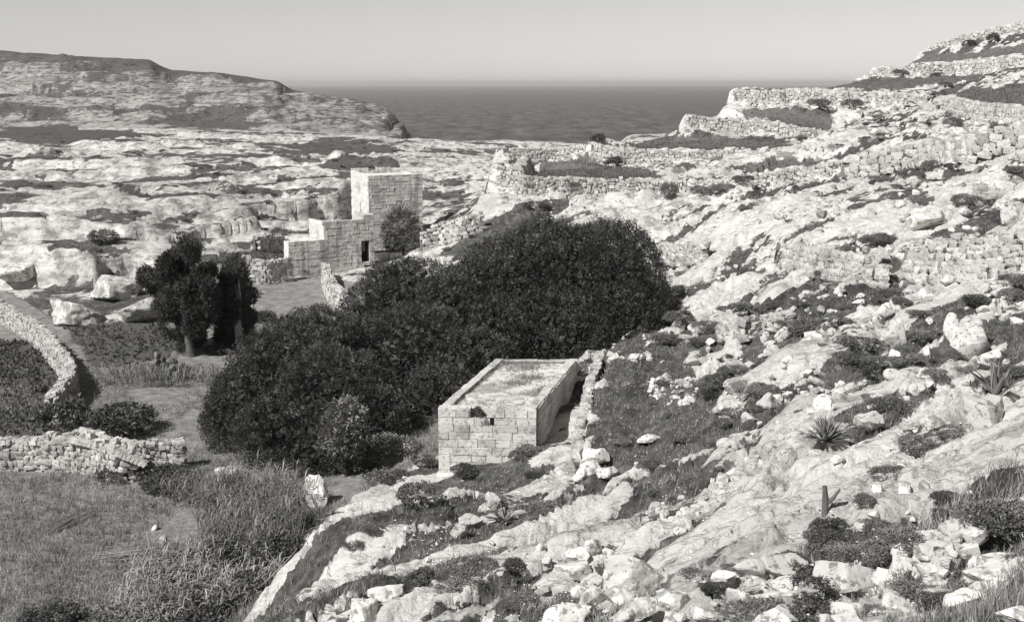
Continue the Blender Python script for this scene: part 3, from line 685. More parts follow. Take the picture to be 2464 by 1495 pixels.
v, f = prism(inset(tp, .05), -15, TZ - .5, to); link('wall_core', mesh('wall_core', v, f), 'mortar', tower)
v, f = prism(inset(tp, .3), TZ - .5, TZ - .22, to); link('roof', mesh('roof', v, f), 'ashlar_sunlit', tower)
face_blocks(tower, tR, tB, TZ - 1.2, TZ, .285, (.9, 1.4), 'ashlar', [], .3, .01, 23, limit=40)
face_blocks(tower, tB, tL, TZ - 1.2, TZ + .28, .285, (.7, 1.2), 'ashlar', [(tside * 0, 1.2, TZ, TZ + 1), (2.6, 3.4, TZ, TZ + 1)], .3, .01, 24, limit=40)
coping(tower, tL, tC, TZ - .005, .34, .07, 6, 'ashlar_sunlit', -.16, 31, to); coping(tower, tC, tR, TZ - .005, .34, .06, 7, 'ashlar_sunlit', -.16, 32, to)
c0 = lerp(tL, tC, .53); dn = (tC - tL) / tside; nn = np.array((-dn[1], dn[0])); hw = tside * .028
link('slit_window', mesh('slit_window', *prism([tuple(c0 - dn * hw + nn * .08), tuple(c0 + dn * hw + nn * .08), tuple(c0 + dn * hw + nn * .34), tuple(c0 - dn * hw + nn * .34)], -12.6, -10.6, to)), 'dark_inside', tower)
# --- the lower ruin
rL, rR = at(696.5, 680, 91.5), at(900.5, 606, 95.0); rl, rr = rL[:2], rR[:2]; rlen = np.hypot(*(rr - rl)); rd = (rr - rl) / rlen; rn = np.array((-rd[1], rd[0]))
ruin = tag(empty('stone_ruin', (*rl, -14.9)), 'low roofless stone ruin with stepped top and dark doorway beside the tower', 'ruin'); ro = np.array(ruin.location)
zlow, zup = -12.05, -10.6
s_up = rlen * (780 - 696.5) / 204.0; s_top = rlen * (875 - 696.5) / 204.0
def ruin_top(s): return zup + .38 if s > s_top else zup if s > s_up else zlow + (.18 if s > s_up * .78 else 0)
d0, d1 = rlen * (869 - 696.5) / 204, rlen * (888 - 696.5) / 204
zd0, zd1 = at(878, 620, 94.6)[2], at(878, 580, 94.6)[2]
face_blocks(ruin, rl, rr, -15.2, zup + .38, .285, (.45, .8), 'ashlar', [(d0, d1, zd0 - .3, zd1)], .3, .014, 41, zb1=-13.9, zt_fn=ruin_top, limit=230)
lb_ = rl + rn * 1.0; face_blocks(ruin, lb_, rl, -15.2, zlow + .12, .285, (.5, 1.0), 'ashlar_sunlit', [], .3, .008, 42, limit=30)
ub = lerp(rl, rr, s_up / rlen); face_blocks(ruin, ub + rn * 3.2, ub, zlow - .3, zup + .02, .285, (.6, 1.2), 'ashlar_sunlit', [], .3, .01, 43, limit=40)
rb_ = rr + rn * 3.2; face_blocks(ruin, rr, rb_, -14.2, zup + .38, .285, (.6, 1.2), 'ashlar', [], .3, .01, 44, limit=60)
v, f = prism([tuple(rl + rd * .03 + rn * .05), tuple(ub + rn * .05 + rd * .03), tuple(ub + rn * .8 + rd * .03), tuple(rl + rd * .03 + rn * .8)], -15.6, zlow - .1, ro); link('wall_core', mesh('wall_core', v, f), 'mortar', ruin)
for a, b_ in ((s_up + .05, d0), (d1, rlen - .04)):
    pa, pb = rl + rd * a, rl + rd * b_
    v, f = prism([tuple(pa + rn * .05), tuple(pb + rn * .05), tuple(pb + rn * .5), tuple(pa + rn * .5)], -15.4, zup - .1, ro); link('wall_core', mesh('wall_core', v, f), 'mortar', ruin)
pa, pb = rl + rd * d0, rl + rd * d1
v, f = prism([tuple(pa + rn * .05), tuple(pb + rn * .05), tuple(pb + rn * .5), tuple(pa + rn * .5)], zd1 - .02, zup - .1, ro); link('door_lintel', mesh('door_lintel', v, f), 'mortar', ruin)
v, f = prism([tuple(ub + rn * 3.2), tuple(ub + rn * .5), tuple(rr + rn * .5 - rd * .3), tuple(rb_ - rd * .3)], zup - .5, zup - .3, ro); link('roof', mesh('roof', [tuple(q) for q in v], f), 'roof_earth', ruin)
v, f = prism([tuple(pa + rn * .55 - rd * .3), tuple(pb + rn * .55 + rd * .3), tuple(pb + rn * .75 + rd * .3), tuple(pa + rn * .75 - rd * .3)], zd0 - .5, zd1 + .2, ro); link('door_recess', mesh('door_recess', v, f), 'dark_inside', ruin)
pm = lerp(pa, pb, .52); v, f = prism([tuple(pa + rn * .12), tuple(pm + rn * .12), tuple(pm + rn * .17), tuple(pa + rn * .17)], lerp(zd0, zd1, .38), zd1, ro); link('door', mesh('door', v, f), 'old_wood', ruin)
coping(ruin, rl + rn * .0, lerp(rl, rr, .3), zlow + .0, .3, .12, 4, 'ashlar', -.16, 51, ro); coping(ruin, ub, lerp(rl, rr, s_top / rlen), zup, .3, .07, 4, 'ashlar_sunlit', -.16, 52, ro); coping(ruin, lerp(rl, rr, s_top / rlen), rr, zup + .38, .3, .07, 2, 'ashlar_sunlit', -.16, 53, ro)
# ------------------------------------------------------------------ dry stone walls
def step_line(k): return polyline(STEPS[k][0])
def fit(Lp, base_down=.15):
    """lower the foot of a wall to the ground just in front of it"""
    Lp = resample(Lp, 1.2); T = np.gradient(Lp[:, :2], axis=0); T /= np.linalg.norm(T, axis=1)[:, None]
    g = gz(Lp[:, 0] + T[:, 1] * .5, Lp[:, 1] - T[:, 0] * .5); Lp[:, 2] = np.clip(g, Lp[:, 2] - .8, Lp[:, 3] - .3) - base_down; return Lp
rubble_wall('retaining_wall', 'narrow rubble wall holding the grassy terrace beside the hut', fit(step_line('hut_terrace') - np.array((0, 0, 0, .28))), .30, .36, 1, seed=1, cap=.8)
rubble_wall('retaining_wall', 'long rubble wall below the lowest and nearest grass terrace on the far slope', fit(step_line('A')), .34, .5, 1, seed=2)
rubble_wall('retaining_wall', 'short rubble wall along the back of the nearest far grass terrace', fit(step_line('Q')), .38, .5, 1, seed=3)
rubble_wall('retaining_wall', 'rubble wall under the second grass terrace of the far slope', fit(step_line('B')), .38, .5, 1, seed=4)
rubble_wall('retaining_wall', 'rubble wall under the third, pointed grass terrace at the slope edge', fit(step_line('C')), .42, .5, 1, seed=5)
rubble_wall('retaining_wall', 'high pale rubble wall with shrubs standing against the sea', fit(step_line('D')), .5, .6, 1, seed=6)
rubble_wall('retaining_wall', 'pale rubble wall below the second highest field at upper right', fit(step_line('E')), .5, .6, 1, seed=7)
rubble_wall('retaining_wall', 'topmost broken rubble wall under the skyline at upper right', fit(step_line('F')), .6, .7, 1, seed=8)
def ground_line(P, h, z=None):
    o = []
    for q in P:
        p = np.array((*floor_pt(*q[:2]), -15.0)) if z is not None else hit(*q[:2]); hh = q[2] if len(q) > 2 else h
        g = float(gz(p[0], p[1])); o.append((p[0], p[1], g - .1, g + hh))
    return np.array(o)
def smoothline(Lp, n=4):
    o = []
    for i in range(len(Lp) - 1):
        p0, p1, p2, p3 = Lp[max(i - 1, 0)], Lp[i], Lp[i + 1], Lp[min(i + 2, len(Lp) - 1)]
        for t_i in np.linspace(0, 1, n, endpoint=False):
            o.append(.5 * (2 * p1 + (p2 - p0) * t_i + (2 * p0 - 5 * p1 + 4 * p2 - p3) * t_i ** 2 + (3 * p1 - p0 - 3 * p2 + p3) * t_i ** 3))
    o.append(Lp[-1]); return np.array(o)
# the winding wall between the crop fields, and the wall of the near meadow
rubble_wall('field_wall', 'winding pale field wall curving between the dark crop fields at left', smoothline(ground_line([(-140,722),(-40,740),(40,778),(95,818),(133,868),(168,922),(172,952),(150,985),(128,1012)], 1.15, 1), 5), .21, .42, 2, seed=11, lean=.06)
mw = ground_line([(-160,1128,1.1),(-60,1126,1.1),(60,1122,1.18),(160,1124,1.25),(230,1130,1.2),(290,1152,1.25),(320,1150,1.2)], 1.2, 1)
rubble_wall('field_wall', 'near rubble wall of rounded stones along the rough meadow', smoothline(mw, 4), .25, .5, 2, seed=12, lean=.05)
mw2 = ground_line([(190,1105,1.3),(300,1128,1.15),(380,1128,1.05),(440,1126,1.1)], 1.2, 1)
wall_end = rubble_wall('field_wall', 'rubble wall end with a slanting course of squared stones', smoothline(mw2, 4), .23, .42, 2, seed=13, lean=.04)
rubble_wall('field_wall', 'tumbled rubble wall joining the left end of the ruin', ground_line([(585,690,1.9),(640,690,1.5),(697,682,1.6)], 1.5, 1), .34, .5, 2, seed=14)
rubble_wall('field_wall', 'ragged pale wall end at the corner of the dark field behind the ruin', ground_line([(612,604,1.0),(640,604,1.3),(686,600,.9)], 1.1), .4, .6, 2, seed=15)
rubble_wall('retaining_wall', 'crumbling wall edging the grassy bank left of the big carob', ground_line([(845,748,.9),(812,735,1.1),(790,700,1.2),(785,668,1.0)], 1.0), .34, .5, 2, seed=16)
rubble_wall('retaining_wall', 'white stacked rubble bank right of the tower', ground_line([(1012,606,1.2),(1060,590,1.6),(1110,575,1.5),(1160,552,1.1)], 1.2), .40, .6, 1, seed=17, lean=.3)
rubble_wall('retaining_wall', 'rubble wall just right of the big carob crown', ground_line([(1585,628,1.0),(1640,640,1.2),(1690,628,1.0)], 1.1), .36, .5, 1, seed=18, lean=.2)
rubble_wall('retaining_wall', 'short low rubble wall below a shrub on the mid slope', ground_line([(1728,815,.8),(1780,815,.7),(1835,800,.55),(1900,775,.4)], .6), .32, .45, 1, seed=19, lean=.15)
rubble_wall('retaining_wall', 'rubble wall behind the prickly pear on the right slope', ground_line([(1880,640,.9),(1950,660,1.2),(2050,680,1.0),(2130,690,.8)], .9), .36, .5, 1, seed=20, lean=.3)
rubble_wall('retaining_wall', 'broad tumbled rubble band at the right edge of the slope', ground_line([(2150,668,1.3),(2260,676,1.6),(2370,668,1.6),(2480,650,1.5)], 1.4), .38, .5, 1, seed=21, lean=.7)
rubble_wall('retaining_wall', 'rough wall of large blocks high on the right slope', ground_line([(2020,430,1.2),(2110,420,1.5),(2200,400,1.4),(2330,385,1.3),(2470,350,1.2)], 1.3), .62, .6, 1, seed=22, lean=.3)
rubble_wall('retaining_wall', 'low rubble edge below the small field at far right', ground_line([(2270,262,.9),(2340,285,1.1),(2470,300,1.0)], 1.0), .5, .6, 1, seed=23, lean=.3)

# slanting course of squared stones laid in the wall end
for i in range(20):
    a = i / 19; px, py = 168 + a * 180, 1056 + 58 * a ** 1.25; yw = float(np.interp(px, [160, 230, 290, 345], [floor_pt(160, 1124)[1], floor_pt(230, 1130)[1], floor_pt(290, 1152)[1], floor_pt(345, 1150)[1]])) - .42
    q = at(px, py, yw); put(link('squared_stone', ME_BLOCK['hut_stone'][i % 6], None, wall_end), q - np.array(wall_end.location), (0, .3 + .35 * a, 0), (.15, .26, .24))
# ------------------------------------------------------------------ boulders, outcrops, loose stones
def boulder(px, py, w, h, label, mesh_i=0, big=False, rz=None, depth=.8, group=None, sink=.18, tilt=None, name='boulder', mat=None, cat='boulder', floor=False):
    p = np.array((*floor_pt(px, py), 0.0)) if floor else hit(px, py - .1 * h)
    k = p[1] / FOC / .97; W_, H_ = w * k, h * k
    r = random.Random(int(px * 7 + py)); me = (ME_BIG if big else ME_BOULD)[mesh_i % (14 if big else 12)]
    if mat: me = me.copy(); me.materials.clear(); me.materials.append(MAT[mat])
    z = float(gz(p[0], p[1]))
    o = link(name, me); put(o, (p[0], p[1], z + H_ * (.5 - sink)), ((r.uniform(-.2, .2), r.uniform(-.2, .2)) if tilt is None else tilt) + (r.uniform(-.6, .6) if rz is None else rz,), (W_ * 1.06, W_ * depth, H_ * 1.15))
    return tag(o, label, cat, group)
BL = [  # plate x, foot y, width, height, label, mesh, big
 (1525,1425,165,128,'largest angular white boulder, standing above the heap at bottom centre',0,1),(2030,1432,140,100,'big rounded white boulder among the shrubs at lower right',1,1),
 (2132,1424,78,58,'grey-sided boulder touching the big rounded one on its right',2,1),(930,1446,92,50,'flat pale boulder beside the small agave at bottom left of the slope',3,1),
 (868,1500,78,66,'tall pale boulder at the foot of the picture, below the small agave',4,1),(1643,1276,50,46,'lone leaning white block on the dark grass patch at centre right',5,1),
 (1306,1428,40,22,'small flat stone on dark soil left of the boulder heap',6,0),(1390,1352,60,40,'long pale slab end left of the largest boulder, upper of a pair',7,1),
 (1380,1392,90,44,'long pale slab left of the largest boulder, lower of a pair',8,1),(1360,1500,125,56,'wide pale boulder at the bottom edge below the heap',9,1),
 (1425,1468,66,64,'upright pale stone on the left of the boulder heap',10,1),(1487,1452,80,46,'middle stone of the heap under the largest boulder',11,1),
 (1395,1440,52,40,'smaller stone leaning at the left end of the heap',1,0),(1545,1486,90,60,'pale stone right of the heap middle at the bottom edge',12,1),
 (1620,1480,80,62,'blocky stone at the right end of the boulder heap',13,1),(1500,1495,70,40,'low stone at the bottom edge in front of the heap',2,0),
 (1690,1495,70,40,'low pale stone at the bottom edge right of the heap',3,0),(1785,1486,95,84,'wedge-shaped bright boulder left of the bottom shrubs',0,1),
 (1800,1400,85,66,'white boulder left of the broad grey-topped one',6,1),(1890,1392,130,66,'broad grey-topped boulder behind the bottom shrubs',7,1),
 (1740,1410,60,44,'small boulder between the heap and the wedge-shaped one',4,0),(2405,1412,165,58,'thick pale slab with dark underside at the lower right edge',8,1),
 (2390,1368,150,40,'longer slab lying behind the thick one at the right edge',9,1),(2318,1462,112,48,'low grey boulder in the grass near the lower right corner',10,1),
 (2155,1478,105,62,'humped pale boulder below the big rounded one',11,1),(2130,1500,120,44,'flat white boulder at the very bottom right of the shrubs',12,1),
 (2440,1495,90,36,'pale slab in the bottom right corner',13,1),(2330,868,100,84,'massive white block on the right slope above the stalked agave',2,1),
 (2378,888,62,48,'grey-shaded block just right of the massive white block',3,1),(2151,836,52,72,'upright diamond-shaped boulder on the right slope',5,1),
 (1882,822,44,38,'single pale boulder above the dark streak on the mid slope',6,0),(1772,896,70,36,'bright wedge-shaped slab on the mid slope right of the terrace',1,1),
 (2350,1040,125,92,'overhanging boulder with a dark hollow near the right edge',4,1),(2232,548,105,50,'large pale boulder high on the right slope',7,1),
 (2385,492,115,58,'large pale boulder at the right edge beneath the upper walls',8,1),(2440,545,90,60,'pale boulder at the right edge below the large one',9,1),
 (1985,808,45,38,'squat pale boulder right of the dark shrub patch',7,0),(2130,768,42,42,'pillar-like pale stone on the upper right slope',8,0),
 (2285,812,34,62,'thin leaning white stone left of the massive block',9,0),(1600,915,30,20,'small pale block lying on the grassy terrace',10,0),
 (1660,880,40,22,'flat stone at the back of the grassy terrace',11,0),(1435,1112,66,34,'top stone of the tumbled end of the terrace wall',0,0),
 (1418,1140,54,36,'pointed stone at the tumbled end of the terrace wall',1,0),(1395,1156,44,34,'lowest stone at the tumbled end of the terrace wall',2,0),
 (1460,1150,56,30,'rounded stone right of the tumbled wall end',3,0),(1185,1222,42,40,'squared white block on the slope below the hut',4,0),
 (1130,1270,60,40,'pale broken rock left of the spiky agave',5,0),(1105,1292,44,34,'small pale rock below the broken one left of the agave',6,0),
 (1425,1330,50,44,'pale boulder above the paired slabs',7,0),(1560,1062,60,18,'long thin stone lying on the grassy terrace',8,0),
 (1980,985,46,40,'grey block on the right slope above the large agave',9,0),(1845,985,52,44,'rounded boulder at the edge of the mid slope hollow',10,0),
 (1765,945,60,40,'pale lump of rock beside the terrace rubble',11,0),(2090,1030,70,40,'grey flat boulder above the diagonal shrub strip',0,0),
 (2240,1030,60,36,'pale flat boulder left of the overhanging one',1,0),(1985,1060,0,0,'',0,0),
]
for b_ in BL:
    if b_[2]: boulder(b_[0], b_[1], b_[2], b_[3], b_[4], b_[5], bool(b_[6]), group='boulders on the slope')
for px, py, w, h, lab, i in ((545,1158,62,44,'rounded boulder half hidden behind the reeds',3),(768,1235,66,84,'dappled rock standing at the right end of the reeds',5),(966,1068,40,34,'white boulder in the dark scrub left of the hut',7),
                             (982,1128,22,30,'small upright white stone in the scrub beside the hut',9),(371,1256,20,15,'white lump of stone lying in the rough meadow, farther of two',2),(391,1283,21,22,'squarish white stone in the rough meadow, nearer of two',6)):
    boulder(px, py, w, h, lab, i, False, group='stones on the valley floor', floor=True)
for px, py, w, h, lab, i, fl in ((190,762,120,62,'smooth pale rock outcrop at the foot of the ledges, left of the others',0,1),(268,718,130,52,'bulging pale outcrop with an undercut base behind the left tree',4,0),(345,764,110,66,'fluted white outcrop right behind the left tree',6,1),
                                (35,668,110,34,'low rounded outcrop at the left edge under the cliff',8,0),(690,455,0,0,'',0,0)):
    if w: boulder(px, py, w, h, lab, i, True, depth=.9, group='rock outcrops by the field', name='rock_outcrop', mat='outcrop', cat='rock', floor=bool(fl), tilt=(.05, .05))
# scattered stones: 230 single ones, then a mass of small rubble
def slope_ok(px, py): return True
SC_ZONES = [ # plate polygon box, count, size range, label, group
 ((1900,560,2463,690),46,(.35,.8),'loose rounded stone in the rubble band at the right edge','stones of the rubble band'),
 ((1560,912,1680,975),70,(.16,.45),'stone of the pale heap on the grassy terrace','stones of the heap on the terrace'),
 ((1700,860,2300,1000),34,(.22,.6),'loose stone on the rocky slope above the large agave','stones above the large agave'),
 ((1650,700,2450,860),40,(.25,.7),'loose stone on the middle of the rocky slope','stones on the middle slope'),
 ((1700,440,2463,560),34,(.4,1.0),'loose stone on the slope below the long terrace wall','stones below the terrace walls'),
 ((2000,260,2463,430),40,(.5,1.2),'loose pale stone among the upper terraces at right','stones among the upper terraces'),
 ((1250,1380,1720,1495),16,(.15,.4),'small stone lying round the boulder heap','stones round the boulder heap'),
 ((900,1250,1700,1400),14,(.12,.35),'small stone on the slope below the hut','stones on the near slope'),
 ((1990,1020,2400,1300),16,(.12,.4),'small stone near the large agave on bare rock','stones near the large agave'),
]
rs = random.Random(44)
for (x0, y0, x1, y1), n, (a, b_), lab, grp in SC_ZONES:
    for i in range(n):
        px, py = rs.uniform(x0, x1), rs.uniform(y0, y1); p = hit(px, py)
        w = a + (b_ - a) * rs.random() ** 2; o = link('loose_stone', ME_BOULD[rs.randrange(12)]); h = w * rs.uniform(.5, .85)
        put(o, (p[0], p[1], float(gz(p[0], p[1])) + h * .2), (rs.uniform(-.4, .4), rs.uniform(-.4, .4), rs.uniform(0, 6.3)), (w, w * rs.uniform(.6, 1), h)); tag(o, lab, 'stone', grp)
bag = Bag(); inr = (TU > -.02) & (TU < .5) & (TY > 12) & (TY < 190) & (m_field < .3) & (m_floor < .5)
ii = np.argwhere(inr); cl = fbm(TX * .22, TY * .22, 3, 141); keep = 0
for k in RNG.permutation(len(ii)):
    i, j = ii[k]
    if cl[i, j] < .54 + .16 * rs.random(): continue
    y = TY[i, j]; w = (.09 + .22 * rs.random() ** 3) * (1 + y / 70); x_ = TX[i, j] + rs.uniform(-.2, .2); q = STONES[rs.randrange(10)]
    h = w * rs.uniform(.45, .8)
    bag.add((q[0] * (w, w * rs.uniform(.6, 1), h)) @ euler_np(rs.uniform(-.4, .4), rs.uniform(-.4, .4), rs.uniform(0, 6.3)).T + (x_, y, float(gz(x_, y)) + h * .12), q[1]); keep += 1
    if keep >= 2300: break
tag(bag.build('loose_rubble', 'rubble'), 'scattered small pale stones over the rocky slope', kind='stuff')
# ------------------------------------------------------------------ plants
def leaf_material(name, lo, hi, gloss=.35, trans=.25, rough=.5):
    m, nt, b = nodes(name); rp = N(nt, 'ShaderNodeNewGeometry').outputs['Random Per Island']
    c0_ = ramp(nt, rp, [(.0, lo), (1.0, hi)]); pn = ntex(nt, N(nt, 'ShaderNodeNewGeometry').outputs['Position'], .7, 4, .6); sv = N(nt, 'ShaderNodeVectorMath', operation='SCALE'); L(nt, c0_, sv.inputs[0]); L(nt, mth(nt, 'MULTIPLY_ADD', pn, 2.4, -.2), sv.inputs['Scale']); c = sv.outputs[0]; L(nt, c, b.inputs['Base Color'])
    b.inputs['Roughness'].default_value = rough; b.inputs['Specular IOR Level'].default_value = gloss
    tr = N(nt, 'ShaderNodeBsdfTranslucent'); L(nt, c, tr.inputs['Color']); mx = N(nt, 'ShaderNodeMixShader'); mx.inputs[0].default_value = trans
    L(nt, b.outputs[0], mx.inputs[1]); L(nt, tr.outputs[0], mx.inputs[2]); L(nt, mx.outputs[0], nt.nodes['Material Output'].inputs['Surface'])
leaf_material('carob_leaf', .034, .085, .25, .15, .5)
leaf_material('bush_leaf', .06, .15, .3, .2, .5)
leaf_material('feathery_leaf', .04, .10, .15, .2, .7)
leaf_material('shrub_leaf', .11, .25, .2, .2, .6)
leaf_material('pale_shrub_leaf', .10, .24, .2, .2, .6)
leaf_material('grass_blade', .18, .42, .15, .25, .7)
leaf_material('field_blade', .10, .19, .15, .25, .7)
leaf_material('crop_leaf', .06, .15, .2, .2, .6)
leaf_material('reed_leaf', .10, .30, .25, .2, .5)
leaf_material('dry_cane', .16, .34, .15, .0, .7)
leaf_material('agave_leaf', .13, .24, .3, .0, .55)
leaf_material('petal', .7, .85, .1, .2, .7)
plain('bark', .11); plain('pale_bark', .30); plain('cactus', .17)
def unit(a): return a / np.maximum(np.linalg.norm(a, axis=-1, keepdims=True), 1e-9)
def quads_of(P, A, Bv, l, w):
    """one pointed leaf for each row"""
    l = np.asarray(l)[:, None]; w = np.asarray(w)[:, None]
    V = np.stack([P, P + A * l * .45 + Bv * w * .5, P + A * l, P + A * l * .45 - Bv * w * .5], 1).reshape(-1, 3)
    return V, np.arange(len(V)).reshape(-1, 4)
def perp(A, r):
    return unit(np.cross(A, r.normal(size=A.shape)))
def crown_points(ells, n, seed, shell=.22, bump_=.35, freq=.7, inner=.15, low=-.55):
    """points and outward directions over a crown made of several ellipsoids (cx, cy, cz, rx, ry, rz)"""
    r = np.random.default_rng(seed); E = np.array(ells, float); a = (E[:, 3] * E[:, 4] + E[:, 3] * E[:, 5] + E[:, 4] * E[:, 5]); P = []; D = []; got = 0
    while got < n:
        k = r.choice(len(E), n, p=a / a.sum()); d = unit(r.normal(size=(n, 3))); d = d[d[:, 2] > low]; k = k[:len(d)]
        e = E[k]; q = e[:, :3] + d * e[:, 3:6]
        f = 1 - np.abs(r.normal(size=len(d))) * shell; inn = r.random(len(d)) < inner; f = np.where(inn, r.uniform(.5, .9, len(d)), f)
        nz = fbm(q[:, 0] * freq, q[:, 1] * freq, 3, seed, .5, q[:, 2] * freq); f = f * (1 - bump_ * .5 + bump_ * 1.3 * (nz - .15))
        q = e[:, :3] + d * e[:, 3:6] * f[:, None]
        ok = np.ones(len(q), bool)
        for i in range(len(E)):
            o = k != i; ok &= ~(o & ((((q - E[i, :3]) / E[i, 3:6]) ** 2).sum(1) < .55))
        nrm = unit(d / e[:, 3:6]); P.append(q[ok]); D.append(nrm[ok]); got += ok.sum()
    return np.concatenate(P)[:n], np.concatenate(D)[:n]
def sprays(P, D, r, size=.24, leaf=.10, pairs=3, droop=.25, width=.55):
    """pinnate sprays: pairs of leaflets along a short stalk"""
    n = len(P); A = unit(D * .7 + r.normal(size=(n, 3)) * .55 + (0, 0, .25)); B_ = perp(A, r); up = np.cross(A, B_)
    B_ = np.where(np.abs(up[:, 2:3]) < .35, up, B_); s = size * r.uniform(.6, 1.3, n)[:, None]; Vs = []
    k = 0
    for t_i in np.linspace(.15, .9, pairs):
        for sg in (-1, 1):
            base = P + A * s * t_i - np.array((0, 0, droop)) * s * t_i ** 2; ax = unit(A * .45 + B_ * sg + r.normal(size=(n, 3)) * .22)
            v, _ = quads_of(base, ax, unit(A - ax * (A * ax).sum(1, keepdims=True)), leaf * r.uniform(.75, 1.25, n), leaf * width * r.uniform(.8, 1.2, n)); Vs.append(v)
    v, _ = quads_of(P + A * s * .85, A, B_, leaf * r.uniform(.8, 1.2, n), np.full(n, leaf * width)); Vs.append(v)
    V = np.concatenate(Vs); return V, np.arange(len(V)).reshape(-1, 4)
def tube(bag, pts, rad, n=7):
    pts = np.asarray(pts, float); V = []
    for i, p in enumerate(pts):
        t_i = unit(pts[min(i + 1, len(pts) - 1)] - pts[max(i - 1, 0)]); a = unit(np.cross(t_i, (0.31, .95, .1))); b_ = np.cross(t_i, a)
        for k in range(n):
            w = 2 * math.pi * k / n; V.append(p + (a * math.cos(w) + b_ * math.sin(w)) * rad[i])
    m = len(pts); F_ = [(i * n + k, i * n + (k + 1) % n, (i + 1) * n + (k + 1) % n, (i + 1) * n + k) for i in range(m - 1) for k in range(n)]
    bag.add(np.array(V), np.array(F_))
def limb(bag, a, b_, r0, r1, r, bend=.15, seg=5, n=7):
    a, b_ = np.array(a, float), np.array(b_, float); Ln = np.linalg.norm(b_ - a); T = np.linspace(0, 1, seg + 1); o = np.array([r.uniform(-1, 1) for _ in range(3)]) * bend * Ln
    tube(bag, [a + (b_ - a) * t_i + o * math.sin(math.pi * t_i) * .5 for t_i in T], [r0 + (r1 - r0) * t_i for t_i in T], n)
def with_core(vf, ells, n, seed, size=.4):
    """adds oversized filler leaves deep inside a crown, put there to block light showing through"""
    r = np.random.default_rng(seed); E = np.array(ells, float); k = r.choice(len(E), n, p=E[:, 3] * E[:, 5] / (E[:, 3] * E[:, 5]).sum()); d = unit(r.normal(size=(n, 3))); P = E[k, :3] + d * E[k, 3:6] * r.uniform(.3, .68, n)[:, None]
    A = unit(r.normal(size=(n, 3))); v, _ = quads_of(P, A, perp(A, r), np.full(n, size), np.full(n, size * .8)); V = np.concatenate([vf[0], v]); return V, np.arange(len(V)).reshape(-1, 4)
def tree(name, label, base, trunk_h, r0, ells, leaf_fn, leaf_mat, seed, limbs=7, group=None, cat='tree', bark='bark', fork=1):
    base = np.array(base, float); root = tag(empty(name, base), label, cat, group); r = random.Random(seed); bag = Bag()
    top = np.array((r.uniform(-.2, .2), r.uniform(-.2, .2), trunk_h)); limb(bag, (0, 0, -.3), top, r0 * 1.25, r0 * .75, r, .12, 7, 9)
    tk = bag.build('trunk', bark, root, True); bag = Bag()
    for i in range(limbs):
        e = ells[i % len(ells)]; tgt = np.array(e[:3]) - base + np.array([r.uniform(-.5, .5) * e[3 + k] for k in range(3)])
        limb(bag, top * r.uniform(.7, 1.0), tgt, r0 * .5, r0 * .1, r, .2, 6, 6)
    bag.build('branches', bark, tk, True)
    v, f = leaf_fn(np.random.default_rng(seed)); link('crown', mesh('crown', v - base, f), leaf_mat, root); return root
def ell(px, py, Y, rx, ry, rz):
    p = at(px, py, Y); k = Y / FOC / .985; return (p[0], p[1], p[2], rx * k, ry, rz * k)
# --- the big carob trees
E1 = [ell(1545,735,61,72,2.6,95), ell(1370,690,64,200,4.6,150), ell(1490,680,62.5,115,3.6,145), ell(1230,700,63,140,4.0,130), ell(1300,640,66,110,3.2,115), ell(1420,650,65,130,3.4,118), ell(1330,790,59.5,170,3.2,95), ell(1490,760,60,100,2.8,80)]
b1_ = at(1400, 800, 63); tree('carob_tree', 'huge dark carob tree with a broad domed crown behind the hut', (b1_[0], b1_[1], float(gz(b1_[0], b1_[1]))), 2.2, .38, E1,
     lambda r: with_core(sprays(*crown_points(E1, 27000, 501, .10, .30, .8, .12, -.85), r, .26, .105, 2), E1, 9000, 51), 'carob_leaf', 501, 14, 'carob trees')
E2 = [ell(1150,720,62,90,3.2,95), ell(1170,800,58.5,110,3.0,95), ell(950,690,63.5,80,2.6,70), ell(1010,730,63,120,3.4,105), ell(910,770,60,100,3.0,95), ell(1090,760,60,120,3.2,105), ell(1000,850,56,150,3.0,120), ell(1130,880,54.5,110,2.4,90), ell(880,860,57,100,2.6,100), ell(1060,960,51.5,90,2.0,80)]
b2_ = at(1000, 900, 58); tree('carob_tree', 'dark lower carob tree spreading left of the domed one', (b2_[0], b2_[1], float(gz(b2_[0], b2_[1]))), 1.8, .3, E2,
     lambda r: with_core(sprays(*crown_points(E2, 23000, 502, .10, .32, .9, .12, -.85), r, .23, .10, 2), E2, 6500, 52), 'carob_leaf', 502, 14, 'carob trees')
E3 = [ell(690,900,52,150,3.2,130), ell(620,980,50,120,2.6,120), ell(760,820,55,95,2.4,80), ell(800,960,49,140,2.8,130), ell(690,1040,47,140,2.4,95), ell(560,1010,49.5,70,2.0,90), ell(880,1010,48,100,2.2,100), ell(780,1080,45.5,110,1.8,70)]
b3_ = at(720, 1060, 48.5); tree('carob_tree', 'dark carob tree nearest the meadow, low crown above the reeds', (b3_[0], b3_[1], float(gz(b3_[0], b3_[1]))), 1.5, .28, E3,
     lambda r: with_core(sprays(*crown_points(E3, 27000, 503, .10, .34, 1.0, .12, -.85), r, .21, .09, 2), E3, 7500, 53), 'carob_leaf', 503, 14, 'carob trees')
E4 = [ell(830,1010,43.6,45,.7,50), ell(815,1050,43.4,40,.6,40), ell(850,1050,43.5,30,.6,40)]
b4_ = at(828, 1110, 43.7); tree('fig_sapling', 'lighter leafy fig sapling in front of the dark carob', (b4_[0], b4_[1], float(gz(b4_[0], b4_[1]))), .6, .06, E4,
     lambda r: sprays(*crown_points(E4, 700, 504, .2, .35, 1.5, .2, -.8), r, .22, .15, 2), 'shrub_leaf', 504, 6)
